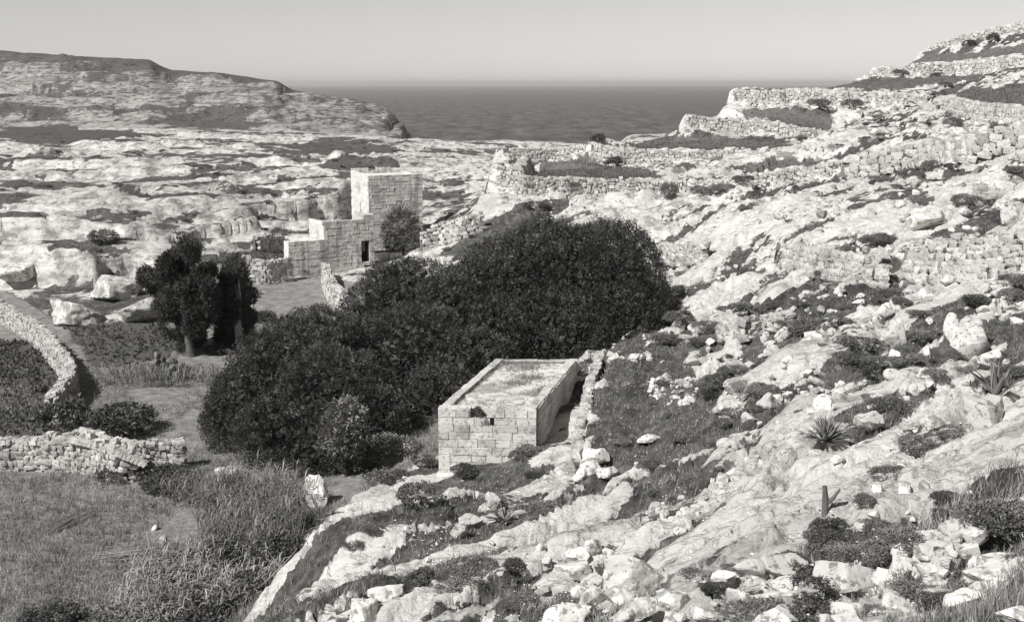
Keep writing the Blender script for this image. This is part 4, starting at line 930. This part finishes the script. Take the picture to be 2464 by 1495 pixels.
# --- the feathery tree at left and its companion
def feathery(ells, n, seed, l=.26):
    def fn(r):
        P, D = crown_points(ells, n, seed, .2, .8, 1.3, .25, -.95); nz = fbm(P[:, 0] * 1.1, P[:, 1] * 1.1, 3, seed + 5, .5, P[:, 2] * 1.1); P = P[nz > .40]; D = D[nz > .40]
        Vs = []
        for k in range(4):
            A = unit(D * .5 + r.normal(size=D.shape) * .6 + (0, 0, .55)); v, _ = quads_of(P + r.normal(size=P.shape) * .06, A, perp(A, r), l * r.uniform(.6, 1.3, len(P)), l * .2 * r.uniform(.7, 1.3, len(P))); Vs.append(v)
        V = np.concatenate(Vs); return V, np.arange(len(V)).reshape(-1, 4)
    return fn
def lumps(cx, tab, n, Y, seed, r0=17, r1=32):
    r = random.Random(seed); ys = [q[0] for q in tab]; ws = [q[1] for q in tab]; o = []
    for i in range(n):
        py = ys[0] + (ys[-1] - ys[0]) * (i + .5) / n; w = float(np.interp(py, ys, ws)); rr = r.uniform(r0, r1)
        o.append(ell(cx + r.uniform(-1, 1) * max(w - rr * .7, 4), py, Y + r.uniform(-1.5, 1.5), rr, rr * Y / FOC * 1.05, rr * r.uniform(.8, 1.15)))
    return o
E5 = lumps(447, [(592, 34), (630, 66), (680, 84), (740, 80), (790, 54), (822, 26)], 34, 66.8, 5) + [ell(352,668,67.5,20,.7,22), ell(440,690,65.9,56,1.0,90), ell(470,720,65.8,44,.9,70), ell(410,730,66,40,.9,50)]
p = floor_pt(463, 856); tree('tamarisk_tree', 'tall dark feathery tree with a leaning trunk in the crop field', (p[0], p[1], float(gz(*p))), 2.0, .23, E5, feathery(E5, 19000, 511), 'feathery_leaf', 511, 10, 'feathery trees at left')
E6 = lumps(560, [(640, 26), (680, 50), (740, 62), (790, 56), (822, 30)], 24, 68.6, 6) + [ell(560,720,67.8,44,.9,66), ell(580,770,67.8,34,.8,40)]
p = floor_pt(583, 842); tree('tamarisk_tree', 'shorter dark tree with a pale trunk beside the tall feathery one', (p[0], p[1], float(gz(*p))), 1.8, .26, E6, feathery(E6, 10000, 512), 'feathery_leaf', 512, 8, 'feathery trees at left', bark='pale_bark')
# --- small tree at the tower
E7 = [ell(950,585,99.6,26,.9,20), ell(985,588,99.4,30,.9,18), ell(935,560,100.2,18,.7,18), ell(968,535,100.5,38,1.2,36), ell(950,548,100.3,26,1.0,26), ell(990,556,100.2,26,1.0,24), ell(1003,572,99.8,20,.8,18)]
b7 = at(972, 580, 100.6); tree('fig_tree', 'small bushy fig tree against the front of the tower', (b7[0], b7[1], float(gz(b7[0], b7[1]))), 1.0, .12, E7, lambda r: sprays(*crown_points(E7, 2200, 521, .3, .4, 1.2, .3, -.9), r, .3, .16, 2), 'shrub_leaf', 521, 8)
# --- shrubs
def shrub_mesh(seed, n, mat, l=.075, w=.36, flat_=.7, freq=2.2):
    r = np.random.default_rng(seed); e = [(r.uniform(-.3, .3), r.uniform(-.3, .3), r.uniform(.15, .35), r.uniform(.28, .5), r.uniform(.28, .5), r.uniform(.25, .42) * flat_) for _ in range(5)]
    P, D = crown_points(e, n, seed, .35, .8, freq, .2, -.4); nz = fbm(P[:, 0] * 3, P[:, 1] * 3, 3, seed + 3, .5, P[:, 2] * 3); P, D = P[nz > .42], D[nz > .42]; n = len(P); P[:, 2] = np.maximum(P[:, 2], .0); Vs = []
    for k in range(2):
        A = unit(D * .6 + r.normal(size=D.shape) * .6 + (0, 0, .3)); v, _ = quads_of(P, A, perp(A, r), l * r.uniform(.6, 1.3, n), l * w * r.uniform(.7, 1.4, n)); Vs.append(v)
    bag = Bag(); rr = random.Random(seed)
    for k in range(7): limb(bag, (0, 0, -.1), (rr.uniform(-.35, .35), rr.uniform(-.35, .35), rr.uniform(.2, .45)), .02, .006, rr, .2, 3, 4)
    V = np.concatenate(Vs); me = mesh('foliage', V, np.arange(len(V)).reshape(-1, 4)); me.materials.append(MAT[mat]); st = mesh('stems', np.concatenate(bag.v), np.concatenate(bag.f)); st.materials.append(MAT['bark'])
    return me, st
SH = {'shrub_leaf': [shrub_mesh(600 + i, 2200, 'shrub_leaf') for i in range(5)], 'pale_shrub_leaf': [shrub_mesh(620 + i, 1800, 'pale_shrub_leaf', .08, .5) for i in range(2)], 'low': [shrub_mesh(640 + i, 1800, 'shrub_leaf', .085, .3, .5) for i in range(4)],
      'dark': [shrub_mesh(660 + i, 2600, 'bush_leaf', .075, .42, .85, 2.6) for i in range(3)]}
def shrub(px, py, w, h, label, kind='shrub_leaf', group='shrubs on the slope', floor=False, cat='shrub', name='shrub', p=None, seed=None):
    if p is None: p = np.array((*floor_pt(px, py), 0)) if floor else hit(px, py)
    r = random.Random(int(px * 3 + py * 11) if seed is None else seed); k = p[1] / FOC / .97; W_, H_ = w * k, h * k
    y = p[1] + W_ * .25; x = p[0] / p[1] * y; root = tag(empty(name, (x, y, float(gz(x, y)) - .03 * H_), r.uniform(0, 6.3)), label, cat, group)
    fo, st = SH[kind][r.randrange(len(SH[kind]))]; a = link('foliage', fo, None, root); b_ = link('stems', st, None, root); a.scale = b_.scale = (W_ / 1.05, W_ / 1.05, H_ / .8); return root
SL = [(2000,1338,165,80,'flowering shrub left of the row above the big rounded boulder','low'),(2110,1350,185,92,'dark spreading shrub above the big rounded boulder','shrub_leaf'),(2220,1345,180,86,'spreading shrub right of the row above the big rounded boulder','low'),
 (2405,1312,190,125,'tall dense shrub at the lower right edge','shrub_leaf'),(1855,1500,210,90,'sprawling shrub at the bottom edge left of the big rounded boulder','shrub_leaf'),(1960,1492,170,80,'sprawling shrub at the bottom edge below the big rounded boulder','low'),(2070,1498,170,70,'bottom edge shrub rightmost of three','shrub_leaf'),
 (1690,1392,110,60,'shrub growing between the largest boulder and the grey-topped one','shrub_leaf'),(1760,1390,80,50,'small shrub against the white boulder below the rock face','low'),(1235,1405,66,50,'dark bush hanging under the fluted rock near bottom centre','dark'),
 (1095,1408,130,70,'dense flowering shrub on the near slope, middle of three','shrub_leaf'),(1025,1404,110,66,'dense shrub on the near slope, left of three','low'),(1165,1385,110,60,'dense shrub on the near slope, right of three','low'),
 (2140,990,115,50,'grey shrub above the large agave','shrub_leaf'),(2085,1004,90,40,'low grey shrub left of the one above the large agave','low'),(2195,985,80,44,'rounded shrub right of the one above the large agave','low'),
 (2150,1146,120,60,'lower shrub in the diagonal strip across the bare rock','low'),(2205,1100,110,66,'middle shrub in the diagonal strip across the bare rock','shrub_leaf'),(2270,1060,90,44,'upper shrub in the diagonal strip across the bare rock','low'),(2085,1215,80,40,'lowest shrub of the diagonal strip, near the dead stump','low'),
 (1700,800,70,44,'small bush at the right skirt of the big carob','shrub_leaf'),(1640,790,90,56,'dark bush in the gully beside the big carob','dark'),(1590,826,80,46,'bush at the back of the grassy terrace','shrub_leaf'),(1690,836,60,36,'low bush beside the back of the terrace','low'),
 (1930,806,130,60,'dark shrub patch on the mid slope, left part','shrub_leaf'),(2000,800,110,60,'dark shrub patch on the mid slope, right part','dark'),(2055,850,120,56,'dark shrub right below the mid slope patch','shrub_leaf'),(1780,775,90,40,'pale low shrub above the short low wall','pale_shrub_leaf'),
 (2112,592,80,48,'round grey shrub above the rubble walls','shrub_leaf'),(2062,664,40,50,'upright shrub in the rubble wall at right','dark'),(2330,505,80,50,'shrub between the large pale boulders','dark'),(2460,508,70,60,'shrub at the right edge by the large pale boulder','shrub_leaf'),
 (2240,412,50,56,'dark bush below the wall of large blocks','dark'),(2400,322,46,40,'bush below the field at far right','shrub_leaf'),(2290,308,44,40,'dark bush left below the field at far right','dark'),(1607,482,36,74,'tall dark bush hanging on the long terrace wall','dark'),
 (1680,470,50,34,'bush in the long terrace wall right of the tall one','dark'),(1735,466,60,36,'wide bush in the long terrace wall','dark'),(1790,448,44,34,'rightmost bush in the long terrace wall','dark'),(1480,398,64,36,'bush against the second terrace wall','dark'),
 (1440,345,50,34,'bush on the rim beside the second terrace','dark'),(1925,340,34,26,'bush at the right end of the third terrace wall','dark'),(2270,212,44,24,'bush on the field edge against the skyline walls','dark'),(1970,262,56,34,'bush in the high pale wall, left','shrub_leaf'),(2050,262,60,40,'bush in the high pale wall, right','dark'),
 (1880,250,44,28,'small bush at the left end of the high pale wall','shrub_leaf'),(2170,186,50,24,'bush in the wall below the second highest field','dark'),(2260,184,44,26,'bush further right in the wall below the second highest field','dark'),(2330,116,30,28,'bush in the topmost wall, left','dark'),(2390,104,40,30,'bush in the topmost wall, right','dark'),
 (1380,470,34,24,'bush low on the long terrace wall, left','shrub_leaf'),(1290,505,70,30,'scrub below the left end of the long terrace wall','shrub_leaf'),(1090,560,36,44,'spiky bush on the white rubble bank','shrub_leaf'),(1020,600,40,34,'dark scrub at the foot of the tower','dark'),
 (1118,1152,80,48,'dark bush at the front foot of the hut','dark'),(1245,1112,50,50,'climbing plant at the right foot of the hut front','shrub_leaf'),(1275,1096,70,34,'pale weed at the front right corner of the hut','pale_shrub_leaf'),(1390,900,60,40,'scrub in the gap between hut and terrace wall','shrub_leaf'),
 (1000,1212,110,58,'rounded pale euphorbia bush left of the hut','pale_shrub_leaf'),(1030,1120,70,50,'pale rounded bush close to the left side of the hut','pale_shrub_leaf'),(2020,1030,0,0,'','low'),(1820,950,100,50,'shrub in the diagonal gully right of the terrace','shrub_leaf'),(1760,1010,80,46,'shrub at the lower end of the diagonal gully','low'),
 (900,1290,70,40,'shrub on the lower left rock rim','low'),(840,1330,60,36,'small shrub at the very rim of the near slope','low'),(1180,1210,90,36,'grey low shrub right below the squared block','low'),(1330,1230,110,40,'grey low shrub on the slope below the terrace wall','low'),(1650,1060,90,40,'shrub at the right end of the grassy terrace','low')]
for q in SL:
    if q[2]: shrub(q[0], q[1], q[2] * .85, q[3] * .75, q[4], 'shrub_leaf' if q[5] == 'dark' and q[0] > 1600 and q[1] > 150 else q[5])
VL = [(170,1050,150,110,'leafy dark bush behind the near meadow wall, left of two','dark'),(290,1052,170,105,'broad leafy bush behind the near meadow wall, right of two','dark'),(270,1160,66,50,'small dark plant at the foot of the near meadow wall','dark'),(400,1175,150,60,'dark scrub in front of the wall end','dark'),
 (130,1500,150,80,'soft dark bush at the bottom left edge','dark'),(330,1500,220,90,'scrub at the bottom edge, left of the bare saplings','shrub_leaf'),(480,1495,220,100,'dark scrub at the bottom edge below the leaning branch','dark'),(610,1440,200,110,'dense dark scrub beneath the near slope rim','dark'),(680,1370,150,100,'dark scrub right of the leaning branch','dark'),
 (430,1400,180,80,'scrub thicket left of the leaning branch','shrub_leaf'),(560,1340,160,80,'thicket below the reeds','dark'),(700,1300,110,70,'dark bush at the right end of the reeds','dark'),(880,1120,120,70,'scrub bush on the bank below the fig sapling','shrub_leaf'),(850,1170,120,60,'scrub bush low on the bank near the dappled rock','dark'),
 (960,1140,110,64,'scrub bush halfway between sapling and hut','shrub_leaf'),(930,1200,110,56,'scrub bush above the rock rim, left','shrub_leaf'),(1010,1070,70,46,'dark bush beside the hut wall','dark'),(620,1200,90,40,'bush among the reeds','shrub_leaf'),(260,655,80,40,'bush on the rock ledge behind the left tree','shrub_leaf'),(300,648,60,34,'second bush on the rock ledge behind the left tree','dark'),
 (738,672,60,36,'dark bush at the foot of the ruin front','dark'),(776,614,26,28,'round plant rooted in the ruin wall','dark'),(540,850,80,30,'low bush in the shade of the feathery trees','dark'),(640,780,60,40,'bush between the pale-trunked tree and the carob','dark')]
for q in VL: shrub(*q[:6], group='bushes on the valley floor', floor=True)
c0 = lerp(hFL, hFR, .40); shrub(0, 0, 40, 34, 'little bush growing in the notch of the hut parapet', 'dark', None, p=np.array((c0[0], c0[1] - .05, 0)), seed=3); o = bpy.data.objects[[x.name for x in bpy.data.objects if x.get('label') == 'little bush growing in the notch of the hut parapet'][0]]; o.location = (c0[0], c0[1] + .08, HZ - .36)
# small shrubs over slope and plateau
rs = random.Random(91); nsh = 0
ZB = [((1700,450,2463,1000),50,'small grey shrub in the cracks of the right slope','small shrubs in the right slope cracks',(.2,.55)),((1200,1000,2463,1480),36,'small shrub in the cracks of the near rock','small shrubs in the near rock cracks',(.12,.35)),((60,330,1150,620),90,'low dark shrub on the rock ledges of the far valley side','shrubs on the far ledges',(.2,.5)),((1900,230,2463,440),24,'small dark shrub among the upper terraces','small shrubs among the upper terraces',(.25,.55))]
for (x0, y0, x1, y1), n, lab, grp, (a, b_) in ZB:
    k = 0; tries = 0
    while k < n and tries < 3000:
        tries += 1; px, py = rs.uniform(x0, x1), rs.uniform(y0, y1); p = hit(px, py)
        if (abs(px - 1985) < 80 and abs(py - 1180) < 90) or p[1] > 260 or float(gz(p[0], p[1], mask[..., 0])) < .42 or float(gz(p[0], p[1], mask[..., 1])) > .3: continue
        w = rs.uniform(a, b_) * 2; kk = p[1] / FOC / .97; shrub(px, py, w / kk, w * rs.uniform(.35, .6) / kk, lab, rs.choice(('shrub_leaf', 'low', 'dark')), grp, p=p, seed=k + int(px)); k += 1
# ------------------------------------------------------------------ agaves, prickly pears, reeds, canes
def blade(n=6, l=1.0, w=.09, curve=.25, th=.02):
    V = []; F_ = []
    for i in range(n + 1):
        t_i = i / n; ww = w * (1 - t_i) ** .65 * (.75 + .9 * t_i * (1 - t_i)) if i < n else .002
        x = l * t_i; z = l * (.12 * t_i - curve * t_i ** 2); 
        V += [(x, -ww, z + ww * .45), (x, 0, z), (x, ww, z + ww * .45), (x, 0, z - th * (1 - t_i) - .003)]
    for i in range(n):
        a = 4 * i
        for k in range(4): F_.append((a + k, a + (k + 1) % 4, a + 4 + (k + 1) % 4, a + 4 + k))
    F_.append((0, 3, 2, 1)); return np.array(V), np.array(F_)
ME_BLADE = []
for i in range(4):
    v, f = blade(6, 1, (.085, .075, .095, .07)[i], (.06, .18, .32, -.08)[i]); me = mesh('leaf', v, f, True); me.materials.append(MAT['agave_leaf']); ME_BLADE.append(me)
def agave(px, py, size, label, n=24, tilt=(15, 75), seed=0, wide=1.0):
    p = hit(px, py); r = random.Random(seed); root = tag(empty('agave', (p[0], p[1], float(gz(p[0], p[1])) - .02)), label, 'agave', 'agaves on the slope')
    for i in range(n):
        t_i = i / n; o = link('leaf', ME_BLADE[r.randrange(4)], None, root); s = size * r.uniform(.75, 1.1) * (.8 + .25 * (1 - t_i))
        el = math.radians(tilt[0] + (tilt[1] - tilt[0]) * t_i + r.uniform(-7, 7)); put(o, (r.uniform(-.03, .03), r.uniform(-.03, .03), .03 + .05 * t_i), (r.uniform(-.15, .15), -el, i * 2.39996 + r.uniform(-.2, .2)), (s, s * wide, s))
agave(1985, 1066, .68, 'large many-leaved agave on the bare rock at right', 75, (10, 84), 1, 1.6)
agave(1213, 1258, .75, 'low spiky agave with thin drooping leaves below the hut', 34, (2, 50), 2, .8)
agave(873, 1438, .34, 'small agave at the left rim beside the flat pale boulder', 16, (15, 70), 3, 1.1)
agave(2395, 960, .9, 'tall thick-leaved agave at the right edge', 16, (38, 84), 4, 1.5)
agave(1720, 800, .4, 'little agave near the skirt of the big carob', 18, (10, 70), 5, .7)
agave(1910, 650, .35, 'tiny agave beside the prickly pear', 12, (20, 75), 6)
def pad_mesh():
    D, Fq = CS[7]; V = D * (.5, .09, .62) + (0, 0, .58); me = mesh('pad', V, Fq, True); me.materials.append(MAT['cactus']); return me
ME_PAD = pad_mesh()
def prickly(px, py, n, size, label, floor=False, seed=0):
    p = np.array((*floor_pt(px, py), 0)) if floor else hit(px, py); r = random.Random(seed); root = tag(empty('prickly_pear', (p[0], p[1], float(gz(p[0], p[1])))), label, 'cactus', 'prickly pears')
    tips = [(np.array((r.uniform(-.5, .5) * size * 2, r.uniform(-.3, .3) * size, -.03)), r.uniform(-.3, .3)) for _ in range(max(2, n // 4))]
    for i in range(n):
        pos, lean = tips[i % len(tips)]; a = lean + r.uniform(-.7, .7) * (i >= len(tips)); s = size * r.uniform(.7, 1.1)
        put(link('pad', ME_PAD, None, root), pos, (r.uniform(-.25, .25), a, r.uniform(-.9, .9)), (s, s, s)); tips[i % len(tips)] = (pos + np.array((math.sin(a) * s * 1.05, 0, math.cos(a) * s * 1.05)), a * .6)
prickly(1872, 640, 14, .24, 'dark prickly pear in the rubble on the right slope', seed=1)
for i, (x, y, n, lab) in enumerate(((372,905,8,'prickly pear with pale upright pads, left of the row in the field'),(402,912,9,'prickly pear in the middle of the row below the feathery tree'),(430,908,7,'prickly pear at the right of the row below the feathery tree'))): prickly(x, y, n, .36, lab, True, 10 + i)
# dead forked stump on the rock at right
p = hit(1985, 1235); root = tag(empty('dead_stump', (p[0], p[1], float(gz(p[0], p[1])))), 'forked dead agave stump sticking up from the shrubs at right', 'stump'); k = p[1] / FOC
bag = Bag(); tube(bag, [(0, 0, -.1), (-.01, 0, 40 * k), (-.03, 0, 74 * k)], [9 * k, 8 * k, 5.5 * k], 8); bag.build('stem', 'old_wood', root, True)
bag = Bag(); tube(bag, [(.0, 0, 26 * k), (18 * k, 0, 42 * k), (34 * k, 0, 66 * k)], [6 * k, 5 * k, 3 * k], 7); bag.build('side_branch', 'old_wood', root, True)
# reeds
def in_poly_pts(P, n, seed, floor=True):
    poly = [floor_pt(*q) for q in P] if floor else hitpoly(P); a = np.array(poly); r = np.random.default_rng(seed); o = []
    while len(o) < n:
        X = r.uniform(a[:, 0].min(), a[:, 0].max(), n); Y = r.uniform(a[:, 1].min(), a[:, 1].max(), n); k = inside(poly, X, Y); o += list(zip(X[k], Y[k]))
    return np.array(o[:n])
def reed_bed(P, n, hlo, hhi, seed, label, mat='reed_leaf'):
    pts = in_poly_pts(P, n, seed); r = random.Random(seed); V = []; Fq = []
    for x, y in pts:
        z = float(gz(x, y)); h = r.uniform(hlo, hhi); lx, ly = r.uniform(-.25, .25) * h, r.uniform(-.25, .25) * h
        b_ = len(V); V += [(x - .012, y, z - .05), (x + .012, y, z - .05), (x + lx + .006, y + ly, z + h), (x + lx - .006, y + ly, z + h)]; Fq.append((b_, b_ + 1, b_ + 2, b_ + 3))
        for k in range(r.randint(5, 8)):
            t_i = r.uniform(.25, 1); az = r.uniform(0, 6.283); l = r.uniform(.3, .6); w = r.uniform(.009, .02); q = np.array((x + lx * t_i, y + ly * t_i, z + h * t_i)); d = np.array((math.cos(az), math.sin(az), 0)); s = np.array((-d[1], d[0], 0)) * w; rise = r.uniform(.8, 1.7)
            m1 = q + d * l * .35 + (0, 0, l * .45 * rise); m2 = q + d * l * .7 + (0, 0, l * .5 * rise); e = q + d * l + (0, 0, l * .28 * rise); b_ = len(V); V += [q - s * .6, q + s * .6, m1 + s, m1 - s, m2 + s * .8, m2 - s * .8, e + s * .1, e - s * .1]
            Fq += [(b_, b_ + 1, b_ + 2, b_ + 3), (b_ + 3, b_ + 2, b_ + 4, b_ + 5), (b_ + 5, b_ + 4, b_ + 6, b_ + 7)]
    return tag(link('reeds', mesh('reeds', np.array(V), np.array(Fq)), mat), label, kind='stuff')
reed_bed([(480,1210),(560,1185),(720,1200),(745,1270),(720,1340),(600,1345),(480,1290)], 420, .7, 1.35, 71, 'tall pale green reeds in front of the dark carob')
reed_bed([(395,1190),(520,1180),(510,1215),(400,1215)], 60, .5, .9, 72, 'few pale reeds before the wall end')
reed_bed([(330,1320),(600,1300),(700,1400),(560,1480),(330,1490),(280,1420)], 330, .35, .8, 73, 'dry tangled stems in the thicket at bottom left', 'dry_cane')
reed_bed([(210,905),(360,895),(540,905),(540,935),(210,930)], 220, .3, .6, 74, 'tall weeds along the strip of prickly pears')
def cane_bundle(a, b_, n, label, spread, seed):
    A, B_ = np.array(floor_pt(*a)), np.array(floor_pt(*b_)); r = random.Random(seed); mid = (A + B_) / 2; root = tag(empty('cane_bundle', (*mid, float(gz(*mid)))), label, 'canes', 'cut canes in the meadow'); d = (B_ - A); Ln = np.hypot(*d); d /= Ln; nr = np.array((-d[1], d[0]))
    for i in range(n):
        s = r.uniform(-.25, .25) * Ln; l = Ln * r.uniform(.45, .8); an = r.uniform(-.1, .1); c = d * s + nr * r.uniform(-spread, spread); e = (d * math.cos(an) + nr * math.sin(an)) * l / 2; z = r.uniform(.02, .22); bag = Bag()
        tube(bag, [(*(c - e), z), (*c, z + r.uniform(0, .06)), (*(c + e), z + r.uniform(0, .12))], [.016, .014, .007], 5); bag.build('cane', 'dry_cane', root)
cane_bundle((75, 1292), (222, 1226), 26, 'bundle of cut dry canes lying aslant in the rough meadow', .35, 81)
cane_bundle((190, 1336), (440, 1312), 30, 'loose pale canes lying flat near the thicket', .5, 82)
def bare(px, py, tips, label, seed, r0=.035):
    p = floor_pt(px, py); g = float(gz(*p)); r = random.Random(seed); root = tag(empty('bare_branch', (*p, g)), label, 'dead branch', 'bare branches in the thicket'); k = p[1] / FOC / .95; bag = Bag()
    for i, (dx, dy) in enumerate(tips):
        b_ = np.array((dx * k, r.uniform(-.4, .4), dy * k)); limb(bag, (0, 0, -.1), b_, r0, .006, r, .08, 6, 5)
        for j in range(6):
            t_i = r.uniform(.4, .95); limb(bag, b_ * t_i, b_ * t_i + np.array((r.uniform(-.3, .3), r.uniform(-.2, .2), r.uniform(.1, .4))), .01, .003, r, .1, 3, 4)
    bag.build('twigs', 'dry_cane', root)
bare(523, 1425, [(155,150),(130,100),(200,170)], 'leaning bare branch rising to the right over the thicket', 91, .05)
bare(385, 1450, [(-15,90),(12,75),(35,60)], 'bare forked sapling in the scrub at bottom left', 92); bare(450, 1440, [(-25,75),(-8,60)], 'second bare sapling, right of the forked one', 93, .025); bare(500, 1400, [(-20,70),(10,60)], 'thin bare sapling nearest the leaning branch', 94, .02)
# ------------------------------------------------------------------ grass, crops, flowers
def tufts(P, mat, name, label, hlo, hhi, w, nb, seed, spread=.06):
    r = np.random.default_rng(seed); n = len(P); Vs = []
    for k in range(nb):
        q = P + np.c_[r.normal(size=(n, 2)) * spread, np.zeros(n)]; A = unit(np.c_[r.normal(size=(n, 2)) * .5, np.ones(n)]); B_ = unit(np.c_[r.normal(size=(n, 2)), np.zeros(n)]); h = r.uniform(hlo, hhi, n)[:, None]
        Vs.append(np.stack([q - B_ * w - (0, 0, .03), q + B_ * w - (0, 0, .03), q + A * h], 1).reshape(-1, 3))
    V = np.concatenate(Vs); return tag(link(name, mesh(name, V, np.arange(len(V)).reshape(-1, 3)), mat), label, kind='stuff')
def pick(cond, n, seed):
    ii = np.argwhere(cond); r = np.random.default_rng(seed); ii = ii[r.choice(len(ii), min(n, len(ii)), replace=len(ii) < n)]
    x = TX[ii[:, 0], ii[:, 1]]; y = TY[ii[:, 0], ii[:, 1]]; u = x / y + r.uniform(-.0011, .0011, len(x)); y = y * (1 + r.uniform(-.003, .003, len(x))); x = u * y
    return np.c_[x, y, gz(x, y)]
vis = (TU > -.47) & (TU < .47)
noi = fbm(TX * .35, TY * .35, 3, 151)
tufts(pick(vis & (m_floor > .5) & (TY < 60) & (noi > .38), 26000, 1), 'grass_blade', 'meadow_grass', 'rough tufted grass over the valley floor', .08, .30, .014, 5, 1)
tufts(pick(vis & (mask[..., 0] > .62) & (m_floor < .5) & (TY > 9) & (TY < 70), 30000, 2), 'grass_blade', 'slope_grass', 'dry grass and herbs in the cracks of the slope', .05, .22, .010, 5, 2)
tufts(pick(vis & (m_field > .5) & (TY < 240), 16000, 3), 'field_blade', 'terrace_grass', 'even grass of the terrace fields', .10, .28, .04, 4, 3, .2)
tufts(pick(vis & (m_dark > .5), 3000, 4), 'crop_leaf', 'field_grass', 'dark grass of the small fields behind the ruin', .12, .3, .05, 4, 4, .15)
def crop(P, row, step, label, seed, s=.2):
    poly = np.array([floor_pt(*q) for q in P]); r = np.random.default_rng(seed); d = unit(np.array(row, float)); nr = np.array((-d[1], d[0])); c = poly.mean(0); R_ = 22
    a, b_ = np.meshgrid(np.arange(-R_, R_, step * .55), np.arange(-R_, R_, step)); X = c[0] + a * d[0] + b_ * nr[0] + r.normal(size=a.shape) * .13; Y = c[1] + a * d[1] + b_ * nr[1] + r.normal(size=a.shape) * .13
    k = inside(poly, X, Y) & (fbm(X * .5, Y * .5, 3, 171) + r.uniform(-.2, .2, X.shape) > .34); X, Y = X[k], Y[k]; s = s * r.choice((.7, 1, 1.2, 1.6), len(X)); P0 = np.c_[X, Y, gz(X, Y)]; Vs = []
    for i in range(9):
        A = unit(r.normal(size=P0.shape) * .7 + (0, 0, .6)); v, _ = quads_of(P0, A, perp(A, r), s * r.uniform(.6, 1.4, len(P0)), s * .45 * r.uniform(.7, 1.3, len(P0))); Vs.append(v)
    V = np.concatenate(Vs); return tag(link('crop_plants', mesh('crop_plants', V, np.arange(len(V)).reshape(-1, 4)), 'crop_leaf'), label, kind='stuff')
crop(CROP_A, (1, .12), .5, 'rows of leafy crops right of the winding wall', 1, .14)
crop(CROP_B, (1, .2), .42, 'dense leafy crop left of the winding wall', 2, .19)
P = pick(vis & (lawnb > .4) & (TY > 9) & (TY < 55), 900, 5); P[:, 2] += .14; r = np.random.default_rng(5); n = len(P); s = r.uniform(.012, .03, n)[:, None]
V = np.stack([P + s * (np.array((math.cos(w), math.sin(w), .3 * math.sin(w * 2)))) for w in np.arange(6) * math.pi / 3], 1).reshape(-1, 3)
tag(link('wild_flowers', mesh('wild_flowers', V, np.arange(len(V)).reshape(-1, 6)), 'petal'), 'tiny white wild flowers dotted through the grass', kind='stuff')
# weeds on the hut roof
def quadpt(a, b_): return lerp(lerp(hFL, hFR, a), lerp(hBL, hBR, a), b_)
r_ = random.Random(5); P = []
for (a, b_, n, sx, sy) in ((.3, .95, 130, .18, .05), (.45, .85, 60, .12, .04), (.62, .62, 50, .1, .03), (.5, .52, 40, .12, .03), (.86, .36, 60, .04, .06), (.1, .6, 90, .02, .3), (.8, .31, 30, .06, .02), (.92, .6, 30, .02, .25), (.45, .12, 40, .3, .05)):
    for _ in range(n * 2):
        x, y = min(max(r_.gauss(a, sx), .1), .9), min(max(r_.gauss(b_, sy), .05), .96); q = quadpt(x, y); P.append((q[0], q[1], HZ - .10))
tufts(np.array(P), 'grass_blade', 'roof_weeds', 'weeds growing over the flat roof of the hut', .06, .26, .012, 5, 9, .05)
# ------------------------------------------------------------------ air
hm = bpy.data.materials.new('haze'); hm.use_nodes = True; hm.node_tree.nodes.clear()
pv = hm.node_tree.nodes.new('ShaderNodeVolumePrincipled'); mo = hm.node_tree.nodes.new('ShaderNodeOutputMaterial')
pv.inputs['Color'].default_value = (.93, .92, .9, 1); pv.inputs['Density'].default_value = 0.0001; pv.inputs['Anisotropy'].default_value = 0.2
hm.node_tree.links.new(pv.outputs[0], mo.inputs['Volume']); MAT['haze'] = hm
x0, x1, y0, y1, z0, z1 = -20500, 20500, -60, 24500, -62, 24
hv = [(x, y, z) for z in (z0, z1) for y in (y0, y1) for x in (x0, x1)]
hz = link('haze', mesh('haze', hv, [(0, 2, 3, 1), (4, 5, 7, 6), (0, 1, 5, 4), (2, 6, 7, 3), (0, 4, 6, 2), (1, 3, 7, 5)]), 'haze')
tag(hz, 'thin pale sea haze over the valley', kind='stuff')
